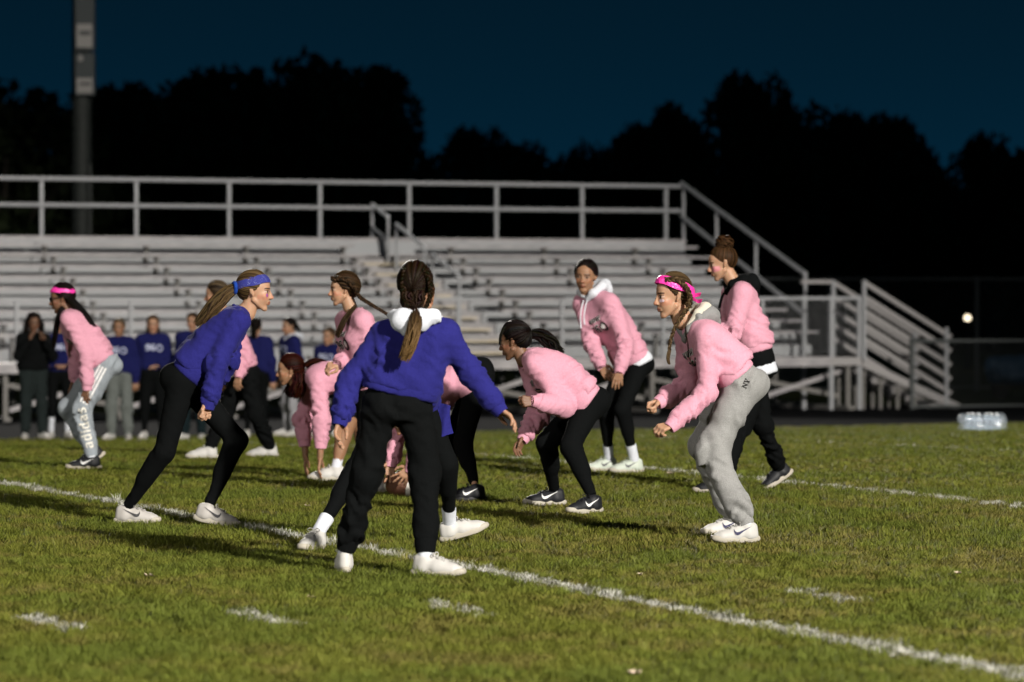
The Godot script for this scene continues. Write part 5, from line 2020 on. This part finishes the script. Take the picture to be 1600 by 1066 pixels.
	for k in 7:
		for w in 4:
			var t := k / 6.0
			fl.v.append(J.at.call([678 + w * 8.5 + t * 6.0 + 3.0 * sin(t * 3.0 + w), 628 + t * 58.0 + w * (2.0 - t * 5.0), -0.06 + 0.02 * sin(w * 2.0 + t * 2.0)]))
	for k in 6:
		for w in 3:
			var p := k * 4 + w
			fl.i.append_array([p, p + 1, p + 4, p + 1, p + 5, p + 4])
	fl.normals()
	for k in fl.n.size():
		if fl.n[k].z < 0: fl.n[k] = -fl.n[k]
	S.extra = [["shirt_tail", fl.mesh(), cloth("purple_fleece", PURPLE, 0.3, 0.1)]]
	person(J, S)
	# --- the purple player with her back to us
	D = {"feet": [[538, 897, 188], [666, 902, 70]], "neck": [652, 507], "pel": [622, 628], "ty": 172.0, "py": 178.0, "head": [649, 450], "hf": [174.0, 8.0, 0.0],
		"el": [547, 594, 0.02], "wl": [532, 654, -0.04], "tl": [523, 700, -0.06], "er": [738, 586, 0.04], "wr": [777, 636, 0.02], "tr": [802, 656, 0.02], "kl": [571, 745, 0.0], "kr": [664, 745, 0.0]}
	S = {"label": "person seen from behind in purple hoodie with white hood, black sweatpants, arms out", "tone": "light", "top_key": "purple_fleece", "top": PURPLE, "bulk": 1.0, "seed": 29, "hem": 0.12, "sleeve": 1.0,
		"hood": ["white_fleece", WHITE], "droop": 0.5, "hands": ["relax", "relax"], "palms": [Vector3(0.9, 0, 0.3), Vector3(-0.3, -1, 0.2)],
		"legs": "sweatpants", "pants_key": "black_jogger", "pants": BLACK, "leg_bulk": 0.93, "leg_end": 0.06, "shoe": ["white", lin(0.5, 0.49, 0.47), "white_sole", lin(0.4, 0.37, 0.31)], "sock": ["white_knit", WHITE, 0.09],
		"hood_up": 0.045, "hair": hair(Color(0.0045, 0.0030, 0.0020), Color(0.0170, 0.0100, 0.0055), Vector3(0, -0.45, -1), [["braid", [[634, 420, -0.08], [630, 445, -0.1], [634, 475, -0.12], [647, 497, -0.13]], 0.016, 5.0], ["braid", [[662, 420, -0.09], [672, 445, -0.11], [668, 475, -0.12], [650, 497, -0.13]], 0.013, 5.0], ["tail", [Vector3(0.03, -0.03, -0.085), Vector3(0.025, -0.075, -0.085), Vector3(0.0, -0.115, -0.1)], 0.045, 0.03, 16], ["tail", [Vector3(-0.03, -0.03, -0.085), Vector3(-0.025, -0.075, -0.085), Vector3(0.0, -0.115, -0.1)], 0.045, 0.03, 16]], {"thick": 0.024})}
	S.merge(X)
	J = joints(D)
	var ts := Shape.new()
	ts.uses_color = true
	hair_tail(ts, [J.at.call([649, 486, -0.13]), J.at.call([648, 508, -0.2]), J.at.call([641, 536, -0.22]), J.at.call([630, 564, -0.2])], 0.042, 0.022, 46, Color(0.009, 0.006, 0.004), Color(0.03, 0.018, 0.01), 4, 0.5, Color(0.15, 0.09, 0.038))
	S.extra = [["ponytail", ts.mesh(), hair_mat()]]
	person(J, S)
	# --- the purple player with the bandana
	D = {"feet": [[321, 824, 86, 10.0], [198, 820, 86]], "neck": [379, 489], "pel": [286, 592], "ty": 96.0, "head": [399, 455], "hf": [86.0, 2.0, 0.0],
		"el": [360, 560, 0.18], "wl": [340, 596, 0.22], "tl": [330, 616, 0.22], "er": [339, 568, -0.2], "wr": [326, 630, -0.2], "tr": [316, 656, -0.2], "kl": [371, 688, 0.06], "kr": [257, 706, -0.06]}
	S = {"label": "striding person with blue bandana and fair ponytail, purple sweatshirt and black leggings", "tone": "fair", "top_key": "purple_fleece", "top": PURPLE, "bulk": 0.98, "seed": 33, "hem": 0.08, "arch": 0.03,
		"hands": ["relax", "fist"], "palms": [Vector3(0, 0, 1), Vector3(0.3, 0, 0.8)], "legs": "leggings", "pants_key": "black_legging", "pants": BLACK, "leg_bulk": 1.06, "leg_end": 0.02,
		"shoe": ["light_grey", lin(0.42, 0.40, 0.38), "white_sole", lin(0.4, 0.37, 0.31), "dark_logo", lin(0.04, 0.04, 0.045)], "paint": [Color(0.22, 0.03, 0.3), 0.036, -0.022, 0.010, 0.010, 0.85],
		"hair": hair(Color(0.0175, 0.0110, 0.0055), Color(0.1000, 0.0640, 0.0275), Vector3(0, 0.15, -1), [["tail", [[368, 450, 0.0], [352, 460, -0.02], [330, 484, -0.05], [308, 512, -0.07]], 0.05, 0.02, 46, 1.1]], {"thick": 0.014}),
		"head_wear": [["bandana", head_band(-0.25, 0.030, 0.052, 0.015), bandana_mat()]]}
	S.merge(X)
	J = joints(D)
	var sc := Shape.new()
	var rp := PackedVector3Array()
	var rr := PackedFloat32Array()
	var so: Vector3 = J.at.call([366, 450, -0.01])
	for k in 17:
		var t := TAU * k / 16.0
		rp.append(so + Vector3(0.012 * cos(t), 0.03 * sin(t), 0.03 * cos(t)))
		rr.append(0.012)
	tube(sc, rp, rr, 7)
	S.extra = [["hair_tie", sc.mesh(), cloth("blue_tie", Color(0.1, 0.25, 0.6))]]
	person(J, S)
	# --- the player with sunglasses and striped grey sweatpants
	D = {"feet": [[143, 735, -84], [156, 732, -84, 30.0]], "neck": [102, 490], "pel": [163, 570], "ty": -80.0, "head": [96, 466], "hf": [-88.0, 8.0, 0.0],
		"el": [135, 553, -0.18], "wl": [136, 603, -0.18], "tl": [131, 628, -0.2], "er": [118, 556, 0.15], "wr": [118, 594, 0.15], "tr": [113, 612, 0.15], "kl": [128, 637, -0.1], "kr": [106, 640, 0.12]}
	var q := [PackedVector3Array(), PackedInt32Array()]
	var stripes := []
	for e in 3:
		var v := PackedVector3Array()
		var ix := PackedInt32Array()
		for k in 10:
			var y: float = (e - 1) * 0.026
			v.append(Vector3(-0.17 + 0.036 * k, y - 0.008, 0))
			v.append(Vector3(-0.17 + 0.036 * k, y + 0.008, 0))
		for k in 9: ix.append_array([k * 2, k * 2 + 2, k * 2 + 1, k * 2 + 1, k * 2 + 2, k * 2 + 3])
		stripes.append(["print_stripe", lin(0.7, 0.7, 0.7), [v, ix], 0, -0.45])
	q = text_points("adidas", 0.105)
	var flipped := PackedVector3Array()
	for p in q[0]: flipped.append(p)
	stripes.append(["print_letter", lin(0.7, 0.68, 0.62), [flipped, q[1]], 0, 0.5])
	S = {"label": "leaning person with pink headband and sunglasses, grey sweatpants with white stripes and lettering", "tone": "brown", "top_key": "pink_fleece", "top": PINK, "bulk": 1.0, "seed": 37, "hem": 0.06, "arch": 0.03,
		"hands": ["relax", "relax"], "palms": [Vector3(0.6, 0, -0.8), Vector3(0.6, 0, 0.8)], "legs": "sweatpants", "pants_key": "blue_grey_sweat", "pants": Color(0.60, 0.63, 0.66), "pants_mottle": 0.15, "leg_bulk": 0.98, "leg_print": stripes, "leg_end": 0.05,
		"shoe": ["black", lin(0.012, 0.013, 0.016), "tan_sole", lin(0.4, 0.36, 0.3), "white_logo", lin(0.7, 0.7, 0.7)], "lace": ["black", lin(0.012, 0.013, 0.016)], "sock": ["white_knit", WHITE, 0.08], "chest": chest_mark("pink"),
		"hair": hair(dark, dark2, Vector3(0, -0.2, -1), [["tail", [[108, 466, -0.06], [124, 484, -0.09], [138, 500, -0.11], [150, 516, -0.11]], 0.045, 0.016, 30, 0.2], ["tail", [[98, 480, -0.08], [90, 500, -0.1], [86, 524, -0.08], [84, 545, -0.05]], 0.03, 0.012, 20, 0.2]], {"thick": 0.016}),
		"head_wear": [["headband", head_band(-0.16, 0.036, 0.04, 0.016), neon_pink()], ["sunglasses", shades(), mat("dark_lens", lin(0.012, 0.012, 0.014), 0.12)]]}
	S.merge(X)
	person(joints(D), S)
	# --- the player half hidden behind the bandana player
	D = {"feet": [[421, 716, -84], [327, 718, -84]], "neck": [352, 493], "pel": [384, 580], "ty": -80.0, "head": [337, 461], "hf": [-92.0, 4.0, 0.0],
		"el": [383, 553, -0.14], "wl": [374, 584, -0.2], "tl": [370, 604, -0.2], "er": [356, 552, 0.15], "wr": [350, 586, 0.12], "tr": [345, 602, 0.12], "kl": [400, 646, -0.06], "kr": [350, 646, 0.06]}
	S = {"label": "person with dark hair and pink sweatshirt half hidden behind the player with the bandana", "tone": "light", "top_key": "pink_fleece", "top": PINK, "seed": 41, "hem": 0.06,
		"palms": [Vector3(0.6, 0, -0.8), Vector3(0.6, 0, 0.8)], "legs": "sweatpants", "pants_key": "black_jogger", "pants": BLACK, "leg_bulk": 0.9, "shoe": white_shoe, "sock": ["white_knit", WHITE, 0.09],
		"hair": hair(dark, Color(0.1, 0.07, 0.04), Vector3(0, -0.2, -1), [], {"thick": 0.02})}
	S.merge(X)
	person(joints(D), S)
	# --- the row on the sideline
	var B := {"far": true, "cell": 0.021, "group": "people watching from the sideline"}
	var nv := {"top_key": "dimmed_navy_fleece", "top": NAVY}
	var rows := [
		[52, 688, 20.0, 1.62, "face", {"label": "person in black with curly dark hair, hands raised to the mouth", "tone": "brown", "top_key": "black_fleece", "top": BLACK, "legs": "sweatpants", "pants_key": "dark_green_sweat", "pants": Color(0.12, 0.15, 0.15), "hair": hair(dark, dark2, Vector3(0, 0.1, -1), [["tail", [Vector3(0.08, 0.02, -0.02), Vector3(0.1, -0.05, 0.0), Vector3(0.1, -0.13, 0.01)], 0.05, 0.03, 14, 0.5], ["tail", [Vector3(-0.08, 0.02, -0.02), Vector3(-0.1, -0.05, 0.0), Vector3(-0.1, -0.13, 0.01)], 0.05, 0.03, 14, 0.5]], {"thick": 0.035})}],
		[93, 687, 15.0, 1.6, "belly", {"label": "person in blue sweatshirt with white socks and black trousers beside the person in black", "chest": chest_mark("blue"), "legs": "leggings", "pants_key": "black_legging", "pants": BLACK, "leg_end": 0.16, "sock": ["white_knit", WHITE, 0.2], "hair": hair(dark, dark2, Vector3(0, 0, -1), [])}],
		[187, 689, -10.0, 1.56, "hang", {"label": "person in blue sweatshirt and grey sweatpants standing on the sideline", "tone": "tan", "chest": chest_mark("blue"), "legs": "sweatpants", "pants_key": "dim_grey_sweat", "pants": Color(0.42, 0.44, 0.43), "hair": hair(Color(0.0500, 0.0350, 0.0250), Color(0.1000, 0.0750, 0.0500), Vector3(0, 0.1, -1), [])}],
		[239, 688, 5.0, 1.6, "one", {"label": "person in blue sweatshirt with one hand on the belly and black trousers", "tone": "fair", "chest": chest_mark("blue"), "legs": "leggings", "pants_key": "black_legging", "pants": BLACK, "leg_bulk": 1.2, "hair": hair(Color(0.0250, 0.0150, 0.0100), Color(0.0750, 0.0450, 0.0250), Vector3(0, 0.1, -1), [["tail", [Vector3(0.06, -0.02, -0.04), Vector3(0.07, -0.1, -0.02), Vector3(0.07, -0.18, 0.02)], 0.03, 0.02, 10], ["tail", [Vector3(-0.06, -0.02, -0.04), Vector3(-0.07, -0.1, -0.02), Vector3(-0.07, -0.18, 0.02)], 0.03, 0.02, 10]])}],
		[302, 689, -15.0, 1.64, "hang", {"label": "person in blue sweatshirt and dark plaid trousers behind the bandana player", "tone": "light", "legs": "sweatpants", "pants_key": "plaid", "pants": Color(0.10, 0.17, 0.19), "pants_mottle": 0.5, "hair": hair(Color(0.0150, 0.0100, 0.0075), Color(0.0400, 0.0250, 0.0150), Vector3(0, 0.3, -1), [])}],
		[399, 686, 170.0, 1.56, "hang", {"label": "person in blue sweatshirt with dark hair seen from behind on the sideline", "tone": "light", "legs": "leggings", "pants_key": "black_legging", "pants": BLACK, "hair": hair(dark, dark2, Vector3(0, 0.0, -1), [["tail", [Vector3(0, -0.02, -0.1), Vector3(0, -0.08, -0.12), Vector3(0, -0.16, -0.1)], 0.05, 0.03, 16]])}],
		[455, 683, -60.0, 1.56, "hang", {"label": "person in blue sweatshirt with white collar and pale trousers, dark ponytail", "tone": "light", "hood": ["white_fleece", WHITE], "droop": 0.3, "chest": chest_mark("blue"), "legs": "sweatpants", "pants_key": "pale_sweat", "pants": Color(0.62, 0.62, 0.64), "leg_bulk": 0.9, "hair": hair(dark, dark2, Vector3(0, 0.15, -1), [["tail", [Vector3(0, 0.01, -0.11), Vector3(0, -0.06, -0.15), Vector3(0, -0.13, -0.15)], 0.035, 0.015, 14]])}],
		[516, 684, -30.0, 1.42, "belly", {"label": "person in blue sweatshirt behind the red-haired player", "tone": "light", "chest": chest_mark("blue"), "legs": "leggings", "pants_key": "black_legging", "pants": BLACK, "hair": hair(Color(0.0250, 0.0150, 0.0100), Color(0.0750, 0.0450, 0.0250), Vector3(0, 0.1, -1), [])}],
	]
	var k := 0
	for r in rows:
		var st := {"seed": 50 + k, "shoe": white_shoe, "hem": 0.06}
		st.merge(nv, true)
		st.merge(B, true)
		st.merge(r[5], true)
		person(standing(r[0], r[1], r[2], r[3], r[4]), st)
		k += 1

func neon_pink() -> StandardMaterial3D:
	if mats.has("neon_pink_satin"): return mats["neon_pink_satin"]
	var m := mat("neon_pink_satin", lin(0.88, 0.045, 0.38), 0.35, 0.0, 0.6)
	m.normal_enabled = true
	m.normal_texture = noise_tex("satin_crinkle", 0.04, [], 128, 3, true, 8.0)
	m.uv1_triplanar = true
	m.uv1_scale = Vector3(8, 8, 8)
	return m

func bandana_mat() -> StandardMaterial3D:
	# paisley-like white print on blue cotton
	var m := mat("blue_bandana", Color.WHITE, 0.85)
	var im := Image.create(128, 128, false, Image.FORMAT_RGB8)
	var n := FastNoiseLite.new()
	n.seed = 4
	n.frequency = 0.06
	for y in 128:
		for x in 128:
			var v := absf(n.get_noise_2d(x, y))
			var w := n.get_noise_2d(x * 0.5 + 300.0, y * 0.5)
			im.set_pixel(x, y, lin(0.5, 0.53, 0.65) if v < 0.03 and w > 0.12 else lin(0.02, 0.025, 0.2))
	m.albedo_texture = ImageTexture.create_from_image(im)
	m.uv1_triplanar = true
	m.uv1_scale = Vector3(7, 7, 7)
	return m

func shades() -> Shape:
	var s := Shape.new()
	for e in [-1.0, 1.0]:
		var b := s.v.size()
		var bi := s.i.size()
		s.v.append(Vector3(0.033 * e, -0.001, 0.096))
		for k in 14:
			var t := TAU * k / 14.0
			s.v.append(Vector3(0.033 * e + 0.027 * cos(t), -0.001 + 0.02 * sin(t), 0.094 - 0.012 * maxf(0.0, cos(t) * e)))
		for k in 14: s.i.append_array([b, b + 1 + k, b + 1 + (k + 1) % 14])
		s.normals(b, bi)
		for k in range(b, s.n.size()):
			s.n[k] = Vector3(0.25 * e, 0, 1).normalized()
			s.c.append(Color.WHITE)
		tube(s, PackedVector3Array([Vector3(0.058 * e, 0.006, 0.084), Vector3(0.077 * e, 0.006, 0.03), Vector3(0.08 * e, 0.004, -0.02)]), PackedFloat32Array([0.0035, 0.003, 0.003]), 5)
	tube(s, PackedVector3Array([Vector3(-0.01, 0.004, 0.1), Vector3(0.01, 0.004, 0.1)]), PackedFloat32Array([0.003, 0.003]), 5)
	return s

func _ready() -> void:
	set_up()
	make_ground()
	make_grass()
	make_bleachers()
	make_trees()
	make_templates()
	make_small()
	make_people()
